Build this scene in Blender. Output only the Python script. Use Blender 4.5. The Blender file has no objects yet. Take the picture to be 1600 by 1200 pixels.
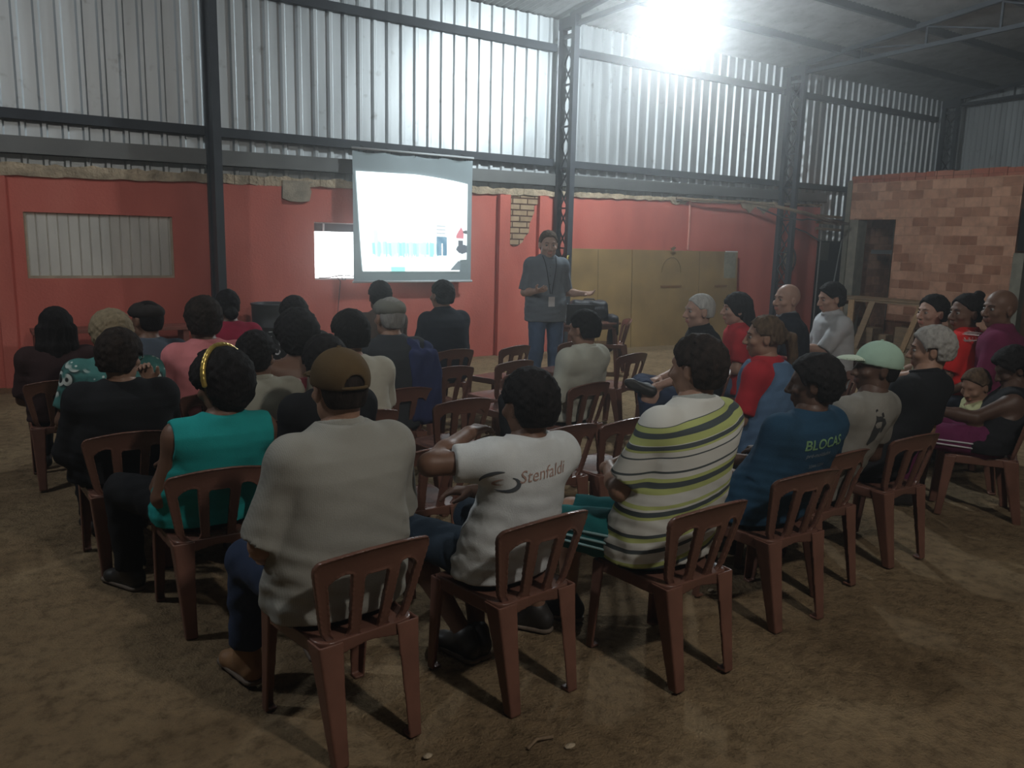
import bpy, bmesh, math, random
import numpy as np
from mathutils import Vector, Matrix
from mathutils.bvhtree import BVHTree
R_ = math.radians
rng = random.Random(7)
scn = bpy.context.scene
C = scn.collection

# ---------------------------------------------------------------- camera, world, lights, exposure
cam_d = bpy.data.cameras.new('camera'); cam = bpy.data.objects.new('camera', cam_d); C.objects.link(cam)
cam_d.sensor_width = 36; cam_d.lens = 1265 / 1600 * 36; cam_d.clip_end = 100
_cr = [(0.83397149, -0.07549602, 0.54661862), (-0.55127995, -0.15729883, 0.81935798), (0.0241242, -0.98466107, -0.17280218)]
cam.matrix_world = Matrix([[r[0], -r[1], -r[2], t] for r, t in zip(_cr, (0, 0, 1.66))] + [[0, 0, 0, 1]])
scn.camera = cam
scn.view_settings.view_transform = 'Standard'; scn.view_settings.look = 'None'
scn.view_settings.gamma = 1.0; scn.view_settings.exposure = 0.0
w = bpy.data.worlds.new('night'); scn.world = w; w.use_nodes = True
w.node_tree.nodes['Background'].inputs[0].default_value = (0.62, 0.72, 0.9, 1)
w.node_tree.nodes['Background'].inputs[1].default_value = 0.012
_vs = w.node_tree.nodes.new('ShaderNodeVolumeScatter')        # thin haze added to glow round the lamps and lift the blacks
_vs.inputs['Density'].default_value = 0.022; _vs.inputs['Anisotropy'].default_value = 0.86; _vs.inputs['Color'].default_value = (0.95, 0.98, 1, 1)
w.node_tree.links.new(_vs.outputs[0], w.node_tree.nodes['World Output'].inputs['Volume'])
def light(name, kind, loc, energy, col, size=0.2, rot=None):
    d = bpy.data.lights.new(name, kind); d.energy = energy; d.color = col
    if kind == 'AREA': d.size = size
    else: d.shadow_soft_size = size
    o = bpy.data.objects.new(name, d); C.objects.link(o); o.location = loc
    if rot: o.rotation_euler = rot
    return o
LAMP = (7.42, 7.62, 4.42)                 # the burning lamp under the roof, in view
LAMP2 = (2.1, -1.5, 5.1)                  # a second hall lamp, behind the photographer
light('hall_lamp_light', 'POINT', (LAMP[0], LAMP[1], LAMP[2] - 0.16), 690, (0.86, 0.96, 1.0), 0.10)
LEFT_FILL = (-2.4, 5.2, 5.2)                 # unseen fill lamp, added to brighten the left side of the hall
light('left_fill_light', 'POINT', (LEFT_FILL[0], LEFT_FILL[1], LEFT_FILL[2] - 0.16), 320, (0.90, 0.96, 1.0), 0.14)
light('rear_lamp_light', 'POINT', (LAMP2[0], LAMP2[1], LAMP2[2] - 0.16), 430, (1.0, 0.95, 0.87), 0.14)

# ---------------------------------------------------------------- materials
MATS = {}
def nt(name):
    m = bpy.data.materials.new(name); m.use_nodes = True
    n = m.node_tree.nodes; l = m.node_tree.links
    return m, n, l, n['Principled BSDF']
def mat(name, col, rough=0.7, metal=0.0, vary=0.15, scale=8, bump=0.0, bscale=60, spec=0.5, emit=None, stretch=None, dist=0.01):
    if name in MATS: return MATS[name]
    m, n, l, b = nt(name)
    b.inputs['Roughness'].default_value = rough; b.inputs['Metallic'].default_value = metal
    b.inputs['Specular IOR Level'].default_value = spec
    tc = n.new('ShaderNodeTexCoord'); mp = n.new('ShaderNodeMapping')
    l.new(tc.outputs['Object'], mp.inputs[0])
    if stretch: mp.inputs['Scale'].default_value = stretch
    if vary:
        no = n.new('ShaderNodeTexNoise'); no.inputs['Scale'].default_value = scale; no.inputs['Detail'].default_value = 5
        l.new(mp.outputs[0], no.inputs['Vector'])
        cr = n.new('ShaderNodeValToRGB')
        cr.color_ramp.elements[0].position = 0.3; cr.color_ramp.elements[1].position = 0.7
        cr.color_ramp.elements[0].color = tuple(c * (1 - vary) for c in col) + (1,)
        cr.color_ramp.elements[1].color = tuple(min(1, c * (1 + vary)) for c in col) + (1,)
        l.new(no.outputs['Fac'], cr.inputs[0]); l.new(cr.outputs[0], b.inputs['Base Color'])
    else: b.inputs['Base Color'].default_value = tuple(col) + (1,)
    if bump:
        n2 = n.new('ShaderNodeTexNoise'); n2.inputs['Scale'].default_value = bscale; n2.inputs['Detail'].default_value = 4
        l.new(mp.outputs[0], n2.inputs['Vector'])
        bp = n.new('ShaderNodeBump'); bp.inputs['Strength'].default_value = bump; bp.inputs['Distance'].default_value = dist
        l.new(n2.outputs['Fac'], bp.inputs['Height']); l.new(bp.outputs[0], b.inputs['Normal'])
    if emit:
        b.inputs['Emission Color'].default_value = tuple(emit[0]) + (1,); b.inputs['Emission Strength'].default_value = emit[1]
    MATS[name] = m
    return m
def ramp(n, stops, interp='LINEAR'):
    cr = n.new('ShaderNodeValToRGB'); cr.color_ramp.interpolation = interp
    e = cr.color_ramp.elements
    while len(e) > 1: e.remove(e[-1])
    e[0].position = stops[0][0]; e[0].color = tuple(stops[0][1]) + (1,)
    for p, c in stops[1:]:
        x = e.new(p); x.color = tuple(c) + (1,)
    return cr
def floor_mat():
    m, n, l, b = nt('packed_dirt'); b.inputs['Roughness'].default_value = 0.95; b.inputs['Specular IOR Level'].default_value = 0.15
    tc = n.new('ShaderNodeTexCoord')
    n1 = n.new('ShaderNodeTexNoise'); n1.inputs['Scale'].default_value = 0.9; n1.inputs['Detail'].default_value = 8; n1.inputs['Roughness'].default_value = 0.62
    n2 = n.new('ShaderNodeTexNoise'); n2.inputs['Scale'].default_value = 14; n2.inputs['Detail'].default_value = 8; n2.inputs['Roughness'].default_value = 0.7
    n3 = n.new('ShaderNodeTexNoise'); n3.inputs['Scale'].default_value = 90; n3.inputs['Detail'].default_value = 3
    for x in (n1, n2, n3): l.new(tc.outputs['Object'], x.inputs['Vector'])
    r1 = ramp(n, [(0.3, (0.17, 0.115, 0.062)), (0.47, (0.31, 0.218, 0.125)), (0.7, (0.43, 0.315, 0.185))])
    l.new(n1.outputs['Fac'], r1.inputs[0])
    r2 = ramp(n, [(0.34, (0.50, 0.48, 0.45)), (0.5, (1, 1, 1)), (0.70, (1.28, 1.24, 1.18))])
    l.new(n2.outputs['Fac'], r2.inputs[0])
    mx = n.new('ShaderNodeMix'); mx.data_type = 'RGBA'; mx.blend_type = 'MULTIPLY'; mx.inputs[0].default_value = 0.85
    l.new(r1.outputs[0], mx.inputs[6]); l.new(r2.outputs[0], mx.inputs[7])
    l.new(mx.outputs[2], b.inputs['Base Color'])
    ad = n.new('ShaderNodeMath'); ad.operation = 'MULTIPLY_ADD'; ad.inputs[1].default_value = 0.25
    l.new(n3.outputs['Fac'], ad.inputs[0]); l.new(n2.outputs['Fac'], ad.inputs[2])
    bp = n.new('ShaderNodeBump'); bp.inputs['Strength'].default_value = 1.0; bp.inputs['Distance'].default_value = 0.055
    l.new(ad.outputs[0], bp.inputs['Height']); l.new(bp.outputs[0], b.inputs['Normal'])
    return m
def brick_mat(name, cols, mortar, sw=0.3, sh=0.163, axis='Y', rough=0.9, msize=0.006):
    m, n, l, b = nt(name); b.inputs['Roughness'].default_value = rough; b.inputs['Specular IOR Level'].default_value = 0.2
    tc = n.new('ShaderNodeTexCoord'); sp = n.new('ShaderNodeSeparateXYZ'); cb = n.new('ShaderNodeCombineXYZ')
    l.new(tc.outputs['Object'], sp.inputs[0]); sm = n.new('ShaderNodeMath'); sm.operation = 'ADD'; l.new(sp.outputs['X'], sm.inputs[0]); l.new(sp.outputs['Y'], sm.inputs[1]); l.new(sm.outputs[0], cb.inputs[0]); l.new(sp.outputs['Z'], cb.inputs[1])
    br = n.new('ShaderNodeTexBrick'); l.new(cb.outputs[0], br.inputs['Vector'])
    br.inputs['Scale'].default_value = 1; br.inputs['Brick Width'].default_value = sw; br.inputs['Row Height'].default_value = sh
    br.inputs['Mortar Size'].default_value = msize; br.inputs['Mortar Smooth'].default_value = 0.3; br.inputs['Bias'].default_value = -0.25
    br.inputs['Color1'].default_value = tuple(cols[0]) + (1,); br.inputs['Color2'].default_value = tuple(cols[1]) + (1,)
    br.inputs['Mortar'].default_value = tuple(mortar) + (1,)
    no = n.new('ShaderNodeTexNoise'); no.inputs['Scale'].default_value = 9; no.inputs['Detail'].default_value = 6
    l.new(tc.outputs['Object'], no.inputs['Vector'])
    rr = ramp(n, [(0.3, (0.72, 0.7, 0.68)), (0.6, (1.08, 1.08, 1.08))]); l.new(no.outputs['Fac'], rr.inputs[0])
    mx = n.new('ShaderNodeMix'); mx.data_type = 'RGBA'; mx.blend_type = 'MULTIPLY'; mx.inputs[0].default_value = 0.8
    l.new(br.outputs['Color'], mx.inputs[6]); l.new(rr.outputs[0], mx.inputs[7]); l.new(mx.outputs[2], b.inputs['Base Color'])
    bp = n.new('ShaderNodeBump'); bp.invert = True; bp.inputs['Strength'].default_value = 0.8; bp.inputs['Distance'].default_value = 0.01
    l.new(br.outputs['Fac'], bp.inputs['Height']); l.new(bp.outputs[0], b.inputs['Normal'])
    return m
def plaster_mat():
    m, n, l, b = nt('red_plaster'); b.inputs['Roughness'].default_value = 0.8; b.inputs['Specular IOR Level'].default_value = 0.25
    tc = n.new('ShaderNodeTexCoord'); mp = n.new('ShaderNodeMapping'); mp.inputs['Scale'].default_value = (1, 1, 0.45)
    l.new(tc.outputs['Object'], mp.inputs[0])
    n1 = n.new('ShaderNodeTexNoise'); n1.inputs['Scale'].default_value = 1.6; n1.inputs['Detail'].default_value = 7
    n2 = n.new('ShaderNodeTexNoise'); n2.inputs['Scale'].default_value = 40; n2.inputs['Detail'].default_value = 4
    l.new(mp.outputs[0], n1.inputs['Vector']); l.new(tc.outputs['Object'], n2.inputs['Vector'])
    r1 = ramp(n, [(0.28, (0.50, 0.125, 0.095)), (0.55, (0.64, 0.17, 0.13)), (0.8, (0.70, 0.22, 0.17))]); l.new(n1.outputs['Fac'], r1.inputs[0])
    l.new(r1.outputs[0], b.inputs['Base Color'])
    bp = n.new('ShaderNodeBump'); bp.inputs['Strength'].default_value = 0.3; bp.inputs['Distance'].default_value = 0.01
    l.new(n2.outputs['Fac'], bp.inputs['Height']); l.new(bp.outputs[0], b.inputs['Normal'])
    return m
def sheet_mat(name, col, rough, metal, stain=0.25):
    m, n, l, b = nt(name); b.inputs['Metallic'].default_value = metal
    tc = n.new('ShaderNodeTexCoord'); mp = n.new('ShaderNodeMapping'); mp.inputs['Scale'].default_value = (3.0, 3.0, 0.35)
    l.new(tc.outputs['Object'], mp.inputs[0])
    n1 = n.new('ShaderNodeTexNoise'); n1.inputs['Scale'].default_value = 1.5; n1.inputs['Detail'].default_value = 8; l.new(mp.outputs[0], n1.inputs['Vector'])
    n2 = n.new('ShaderNodeTexNoise'); n2.inputs['Scale'].default_value = 7; n2.inputs['Detail'].default_value = 8; l.new(tc.outputs['Object'], n2.inputs['Vector'])
    r1 = ramp(n, [(0.3, tuple(c * (1 - stain) for c in col)), (0.62, col)]); l.new(n1.outputs['Fac'], r1.inputs[0])
    r2 = ramp(n, [(0.22, (0.45, 0.43, 0.4)), (0.36, (1, 1, 1))]); l.new(n2.outputs['Fac'], r2.inputs[0])
    mx = n.new('ShaderNodeMix'); mx.data_type = 'RGBA'; mx.blend_type = 'MULTIPLY'; mx.inputs[0].default_value = 0.7
    l.new(r1.outputs[0], mx.inputs[6]); l.new(r2.outputs[0], mx.inputs[7]); l.new(mx.outputs[2], b.inputs['Base Color'])
    mr = n.new('ShaderNodeMapRange'); mr.inputs[3].default_value = rough - 0.07; mr.inputs[4].default_value = rough + 0.1
    l.new(n1.outputs['Fac'], mr.inputs[0]); l.new(mr.outputs[0], b.inputs['Roughness'])
    return m
def stripe_mat(name, axis, stops, lo, hi, tilt=0.0, rough=0.85):
    """constant colour bands along one object axis between lo and hi (fabric stripes)"""
    m, n, l, b = nt(name); b.inputs['Roughness'].default_value = rough; b.inputs['Specular IOR Level'].default_value = 0.2
    tc = n.new('ShaderNodeTexCoord'); sp = n.new('ShaderNodeSeparateXYZ'); l.new(tc.outputs['Object'], sp.inputs[0])
    ma = n.new('ShaderNodeMath'); ma.operation = 'MULTIPLY_ADD'; ma.inputs[1].default_value = tilt
    l.new(sp.outputs['X'], ma.inputs[0]); l.new(sp.outputs[axis], ma.inputs[2])
    mr = n.new('ShaderNodeMapRange'); mr.inputs[1].default_value = lo; mr.inputs[2].default_value = hi; l.new(ma.outputs[0], mr.inputs[0])
    cr = ramp(n, stops, 'CONSTANT'); l.new(mr.outputs[0], cr.inputs[0]); l.new(cr.outputs[0], b.inputs['Base Color'])
    return m
def floral_mat(name, base, mid, light_, scale=9):
    m, n, l, b = nt(name); b.inputs['Roughness'].default_value = 0.85; b.inputs['Specular IOR Level'].default_value = 0.2
    tc = n.new('ShaderNodeTexCoord')
    v = n.new('ShaderNodeTexVoronoi'); v.inputs['Scale'].default_value = scale; v.distance = 'EUCLIDEAN'; l.new(tc.outputs['Object'], v.inputs['Vector'])
    r1 = ramp(n, [(0.0, base), (0.24, base), (0.27, light_), (0.40, light_), (0.43, base), (0.62, mid)]); l.new(v.outputs['Distance'], r1.inputs[0])
    no = n.new('ShaderNodeTexNoise'); no.inputs['Scale'].default_value = scale * 0.6; l.new(tc.outputs['Object'], no.inputs['Vector'])
    rr = ramp(n, [(0.50, (0, 0, 0)), (0.56, (1, 1, 1))]); l.new(no.outputs['Fac'], rr.inputs[0])
    mx = n.new('ShaderNodeMix'); mx.data_type = 'RGBA'; l.new(rr.outputs[0], mx.inputs[0])
    l.new(r1.outputs[0], mx.inputs[6]); mx.inputs[7].default_value = tuple(mid) + (1,); 
    v2 = n.new('ShaderNodeTexVoronoi'); v2.inputs['Scale'].default_value = scale * 2.2; l.new(tc.outputs['Object'], v2.inputs['Vector'])
    r2 = ramp(n, [(0.0, light_), (0.16, light_), (0.2, mid)], 'LINEAR'); l.new(v2.outputs['Distance'], r2.inputs[0]); l.new(r2.outputs[0], mx.inputs[7])
    l.new(mx.outputs[2], b.inputs['Base Color'])
    return m

# ---------------------------------------------------------------- object helpers
def tag(o, label, cat, group=None, kind=None):
    if label: o['label'] = label
    if cat: o['category'] = cat
    if group: o['group'] = group
    if kind: o['kind'] = kind
    return o
def thing(name, label, cat, loc=(0, 0, 0), rotz=0.0, group=None):
    o = bpy.data.objects.new(name, None); C.objects.link(o); o.empty_display_size = 0.1
    o.location = loc; o.rotation_euler = (0, 0, rotz)
    return tag(o, label, cat, group)
def link(name, me, parent=None, m=None, loc=None):
    o = bpy.data.objects.new(name, me); C.objects.link(o)
    if parent: o.parent = parent
    if m: me.materials.clear(); me.materials.append(m)
    if loc: o.location = loc
    return o
class MB:
    def __init__(s): s.bm = bmesh.new()
    def box(s, x0, x1, y0, y1, z0, z1, bev=0.0, M=None):
        r = bmesh.ops.create_cube(s.bm, size=1)['verts']
        T = Matrix.Translation(((x0 + x1) / 2, (y0 + y1) / 2, (z0 + z1) / 2)) @ Matrix.Diagonal((x1 - x0, y1 - y0, z1 - z0, 1))
        if M: T = M @ T
        bmesh.ops.transform(s.bm, matrix=T, verts=r)
        if bev:
            ed = list({e for v in r for e in v.link_edges})
            bmesh.ops.bevel(s.bm, geom=ed, offset=bev, segments=2, profile=0.7, affect='EDGES')
        return s
    def bar(s, a, b, w, h, up=(0, 0, 1)):
        a, b = Vector(a), Vector(b); d = b - a; L = d.length; z = d / L; u = Vector(up)
        if abs(z.dot(u)) > 0.98: u = Vector((1, 0, 0))
        x = u.cross(z).normalized(); y = z.cross(x)
        M = Matrix((x, y, z)).transposed().to_4x4(); M.translation = a
        return s.box(-w / 2, w / 2, -h / 2, h / 2, 0, L, 0, M)
    def tube(s, pts, r, n=8, cap=True):
        pts = [Vector(p) for p in pts]; rings = []
        for i, p in enumerate(pts):
            d = (pts[min(i + 1, len(pts) - 1)] - pts[max(i - 1, 0)]).normalized()
            u = Vector((0, 0, 1)) if abs(d.z) < 0.9 else Vector((1, 0, 0))
            x = u.cross(d).normalized(); y = d.cross(x)
            rr = r[i] if isinstance(r, (list, tuple)) else r
            rings.append([s.bm.verts.new(p + (x * math.cos(t) + y * math.sin(t)) * rr) for t in [2 * math.pi * k / n for k in range(n)]])
        for a, b in zip(rings, rings[1:]):
            for k in range(n): s.bm.faces.new((a[k], a[(k + 1) % n], b[(k + 1) % n], b[k]))
        if cap: s.bm.faces.new(rings[0][::-1]); s.bm.faces.new(rings[-1])
        return s
    def lathe(s, prof, n=32, M=None):
        rings = []
        for r, z in prof:
            rings.append([s.bm.verts.new((r * math.cos(2 * math.pi * k / n), r * math.sin(2 * math.pi * k / n), z)) for k in range(n)])
        for a, b in zip(rings, rings[1:]):
            for k in range(n): s.bm.faces.new((a[k], a[(k + 1) % n], b[(k + 1) % n], b[k]))
        if M: bmesh.ops.transform(s.bm, matrix=M, verts=[v for r in rings for v in r])
        return s
    def prism(s, poly, y0, y1, M=None):
        """polygon in x,z extruded along y"""
        a = [s.bm.verts.new((x, y0, z)) for x, z in poly]; b = [s.bm.verts.new((x, y1, z)) for x, z in poly]
        n = len(poly)
        s.bm.faces.new(a); s.bm.faces.new(b[::-1])
        for k in range(n): s.bm.faces.new((a[k], b[k], b[(k + 1) % n], a[(k + 1) % n]))
        if M: bmesh.ops.transform(s.bm, matrix=M, verts=a + b)
        return s
    def mesh(s, name, smooth=False):
        bmesh.ops.recalc_face_normals(s.bm, faces=s.bm.faces)
        me = bpy.data.meshes.new(name); s.bm.to_mesh(me); s.bm.free()
        if smooth: me.polygons.foreach_set('use_smooth', [True] * len(me.polygons))
        return me
    def obj(s, name, m, parent=None, smooth=False, loc=None):
        return link(name, s.mesh(name, smooth), parent, m, loc)
def copy_tree(o, parent=None):
    c = o.copy(); C.objects.link(c)
    if parent: c.parent = parent
    for ch in list(o.children): copy_tree(ch, c)
    return c

# ---------------------------------------------------------------- implicit surfaces -> meshes (bodies, cloth, hair, moulded plastic)
def _n(v): v = np.asarray(v, float); return v / (np.linalg.norm(v) + 1e-9)
def cap(a, b, ra, rb=None):
    a = np.asarray(a, float); b = np.asarray(b, float); rb = ra if rb is None else rb; ab = b - a; L2 = ab @ ab + 1e-12
    def f(x, y, z):
        px, py, pz = x - a[0], y - a[1], z - a[2]
        t = np.clip((px * ab[0] + py * ab[1] + pz * ab[2]) / L2, 0, 1)
        return np.sqrt((px - t * ab[0]) ** 2 + (py - t * ab[1]) ** 2 + (pz - t * ab[2]) ** 2) - (ra + (rb - ra) * t)
    m = max(ra, rb)
    return f, np.minimum(a, b) - m, np.maximum(a, b) + m
def ell(c, r, M=None):
    """ellipsoid; M = 3x3 rotation (columns = its axes)"""
    c = np.asarray(c, float); r = np.asarray(r, float); A = np.eye(3) if M is None else np.asarray(M)
    def f(x, y, z):
        px, py, pz = x - c[0], y - c[1], z - c[2]
        q = [px * A[0, i] + py * A[1, i] + pz * A[2, i] for i in range(3)]
        k0 = np.sqrt(sum((q[i] / r[i]) ** 2 for i in range(3))) + 1e-6
        k1 = np.sqrt(sum((q[i] / r[i] ** 2) ** 2 for i in range(3))) + 1e-6
        return k0 * (k0 - 1) / k1
    e = np.abs(A) @ r
    return f, c - e, c + e
def loft(sec, p=2.3):
    """stack of (z, xc, yc, rx, ry)"""
    S = np.array(sec, float); S = S[np.argsort(S[:, 0])]
    def f(x, y, z):
        zz = z if z.ndim else z
        g = lambda i: np.interp(z, S[:, 0], S[:, i])
        xc, yc, rx, ry = g(1), g(2), g(3), g(4)
        d = ((np.abs((x - xc) / rx) ** p + np.abs((y - yc) / ry) ** p) ** (1 / p) - 1) * np.minimum(rx, ry)
        return np.maximum(d, np.maximum(z - S[-1, 0], S[0, 0] - z))
    lo = np.array([(S[:, 1] - S[:, 3]).min(), (S[:, 2] - S[:, 4]).min(), S[0, 0]])
    hi = np.array([(S[:, 1] + S[:, 3]).max(), (S[:, 2] + S[:, 4]).max(), S[-1, 0]])
    return f, lo, hi
def rbox(c, h, r=0.005, M=None):
    c = np.asarray(c, float); h = np.asarray(h, float); A = np.eye(3) if M is None else np.asarray(M)
    def f(x, y, z):
        px, py, pz = x - c[0], y - c[1], z - c[2]
        q = [np.abs(px * A[0, i] + py * A[1, i] + pz * A[2, i]) - h[i] + r for i in range(3)]
        o = np.sqrt(sum(np.maximum(v, 0) ** 2 for v in q))
        return o + np.minimum(np.maximum(np.maximum(q[0], q[1]), q[2]), 0) - r
    e = np.abs(A) @ h
    return f, c - e, c + e
class Fld:
    def __init__(s, v): s.v = v; s.ops = []
    def u(s, pr, k=0.0): s.ops.append(('u', pr, k)); return s
    def sub(s, pr, k=0.0): s.ops.append(('s', pr, k)); return s
    def cut(s, nrm, d): s.ops.append(('c', (np.asarray(nrm, float), d), 0)); return s      # keep n.p <= d
    def fn(s, g): s.ops.append(('f', g, 0)); return s                                     # g(D,x,y,z)->D
    def build(s):
        lo = np.min([o[1][1] for o in s.ops if o[0] == 'u'], axis=0) - 3.2 * s.v - 0.012
        hi = np.max([o[1][2] for o in s.ops if o[0] == 'u'], axis=0) + 3.2 * s.v + 0.012
        n = np.ceil((hi - lo) / s.v).astype(int) + 1
        ax = [lo[i] + s.v * np.arange(n[i]) for i in range(3)]
        D = np.full(n, 0.5)
        for op, pr, k in s.ops:
            if op in 'us':
                f, a, b = pr; mg = k + 3 * s.v + 0.01
                i0 = np.clip(np.floor((a - mg - lo) / s.v).astype(int), 0, n - 1); i1 = np.clip(np.ceil((b + mg - lo) / s.v).astype(int) + 1, 1, n)
                if (i1 <= i0).any(): continue
                sl = tuple(slice(p, q) for p, q in zip(i0, i1))
                x = ax[0][sl[0]][:, None, None]; y = ax[1][sl[1]][None, :, None]; z = ax[2][sl[2]][None, None, :]
                d = f(x, y, z); A = D[sl]
                if op == 'u':
                    if k > 0:
                        h = np.clip(0.5 + 0.5 * (A - d) / k, 0, 1); D[sl] = A * (1 - h) + d * h - k * h * (1 - h)
                    else: D[sl] = np.minimum(A, d)
                else:
                    d = -d
                    if k > 0:
                        h = np.clip(0.5 - 0.5 * (A - d) / k, 0, 1); D[sl] = A * (1 - h) + d * h + k * h * (1 - h)
                    else: D[sl] = np.maximum(A, d)
            else:
                x = ax[0][:, None, None]; y = ax[1][None, :, None]; z = ax[2][None, None, :]
                if op == 'c': D = np.maximum(D, x * pr[0][0] + y * pr[0][1] + z * pr[0][2] - pr[1])
                else: D = pr(D, x, y, z)
        D[0] = D[-1] = 1; D[:, 0] = D[:, -1] = 1; D[:, :, 0] = D[:, :, -1] = 1
        return nets(D, lo, s.v)
def nets(D, lo, v):
    s = D < 0
    cs = [(i, j, k) for i in (0, 1) for j in (0, 1) for k in (0, 1)]
    n = D.shape; sub = lambda A, c: A[c[0]:n[0] - 1 + c[0], c[1]:n[1] - 1 + c[1], c[2]:n[2] - 1 + c[2]]
    cnt = np.zeros((n[0] - 1, n[1] - 1, n[2] - 1), np.int8)
    for c in cs: cnt += sub(s, c)
    act = (cnt > 0) & (cnt < 8); idx = np.argwhere(act)
    if len(idx) == 0: return np.zeros((0, 3)), np.zeros((0, 4), int)
    vid = np.full(act.shape, -1, int); vid[act] = np.arange(len(idx))
    acc = np.zeros((len(idx), 3)); num = np.zeros(len(idx))
    g = lambda c: D[idx[:, 0] + c[0], idx[:, 1] + c[1], idx[:, 2] + c[2]]
    for c in cs:
        for a in range(3):
            if c[a]: continue
            e = list(c); e[a] = 1
            d0, d1 = g(c), g(e); m = (d0 < 0) != (d1 < 0)
            t = np.where(m, d0 / np.where(m, d0 - d1, 1), 0)
            p = np.tile(np.array(c, float), (len(idx), 1)); p[:, a] += t
            acc[m] += p[m]; num += m
    V = (idx + acc / num[:, None]) * v + lo
    F = []
    for a in range(3):
        b, c = (a + 1) % 3, (a + 2) % 3
        sl0 = [slice(1, n[i] - 1) for i in range(3)]; sl1 = list(sl0); sl0[a] = slice(0, n[a] - 1); sl1[a] = slice(1, n[a])
        s0, s1 = s[tuple(sl0)], s[tuple(sl1)]
        off = np.array([1, 1, 1]); off[a] = 0
        for flip in (False, True):
            q = np.argwhere((s0 & ~s1) if not flip else (~s0 & s1)) + off
            if len(q) == 0: continue
            def at(db, dc):
                r = q.copy(); r[:, b] -= db; r[:, c] -= dc
                return vid[r[:, 0], r[:, 1], r[:, 2]]
            quad = np.stack([at(1, 1), at(0, 1), at(0, 0), at(1, 0)], 1)
            F.append(quad[:, ::-1] if flip else quad)
    return V, np.concatenate(F)
def smooth(V, F, it=1):
    for _ in range(it):
        acc = np.zeros_like(V); num = np.zeros(len(V))
        for k in range(4):
            a, b = F[:, k], F[:, (k + 1) % 4]
            np.add.at(acc, a, V[b]); np.add.at(num, a, 1); np.add.at(acc, b, V[a]); np.add.at(num, b, 1)
        V = V * 0.5 + 0.5 * acc / np.maximum(num, 1)[:, None]
    return V
def qmesh(name, parts):
    Vs, Fs, o = [], [], 0
    for V, F in parts:
        Vs.append(V); Fs.append(F + o); o += len(V)
    V = np.concatenate(Vs); F = np.concatenate(Fs)
    me = bpy.data.meshes.new(name)
    me.vertices.add(len(V)); me.vertices.foreach_set('co', V.astype(np.float32).ravel())
    me.loops.add(F.size); me.loops.foreach_set('vertex_index', F.astype(np.int32).ravel())
    me.polygons.add(len(F)); me.polygons.foreach_set('loop_start', (np.arange(len(F)) * 4).astype(np.int32))
    me.update(calc_edges=True)
    me.polygons.foreach_set('use_smooth', [True] * len(F))
    return me
_nr = np.random.RandomState(3); _nd = _nr.randn(40, 3); _nd /= np.linalg.norm(_nd, axis=1)[:, None]; _np = _nr.rand(40) * 6.28
def nz(x, y, z, f, seed=0, oct=5):
    s = 0; 
    for i in range(oct):
        k = (seed * 7 + i) % 40; d = _nd[k] * f * (1 + 0.35 * i)
        k2 = (k + 11) % 40; e = _nd[k2] * f * 0.6
        s = s + np.sin(x * d[0] + y * d[1] + z * d[2] + _np[k] + 1.3 * np.sin(x * e[0] + y * e[1] + z * e[2] + _np[k2]))
    return s / oct ** 0.5 * 0.7

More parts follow.
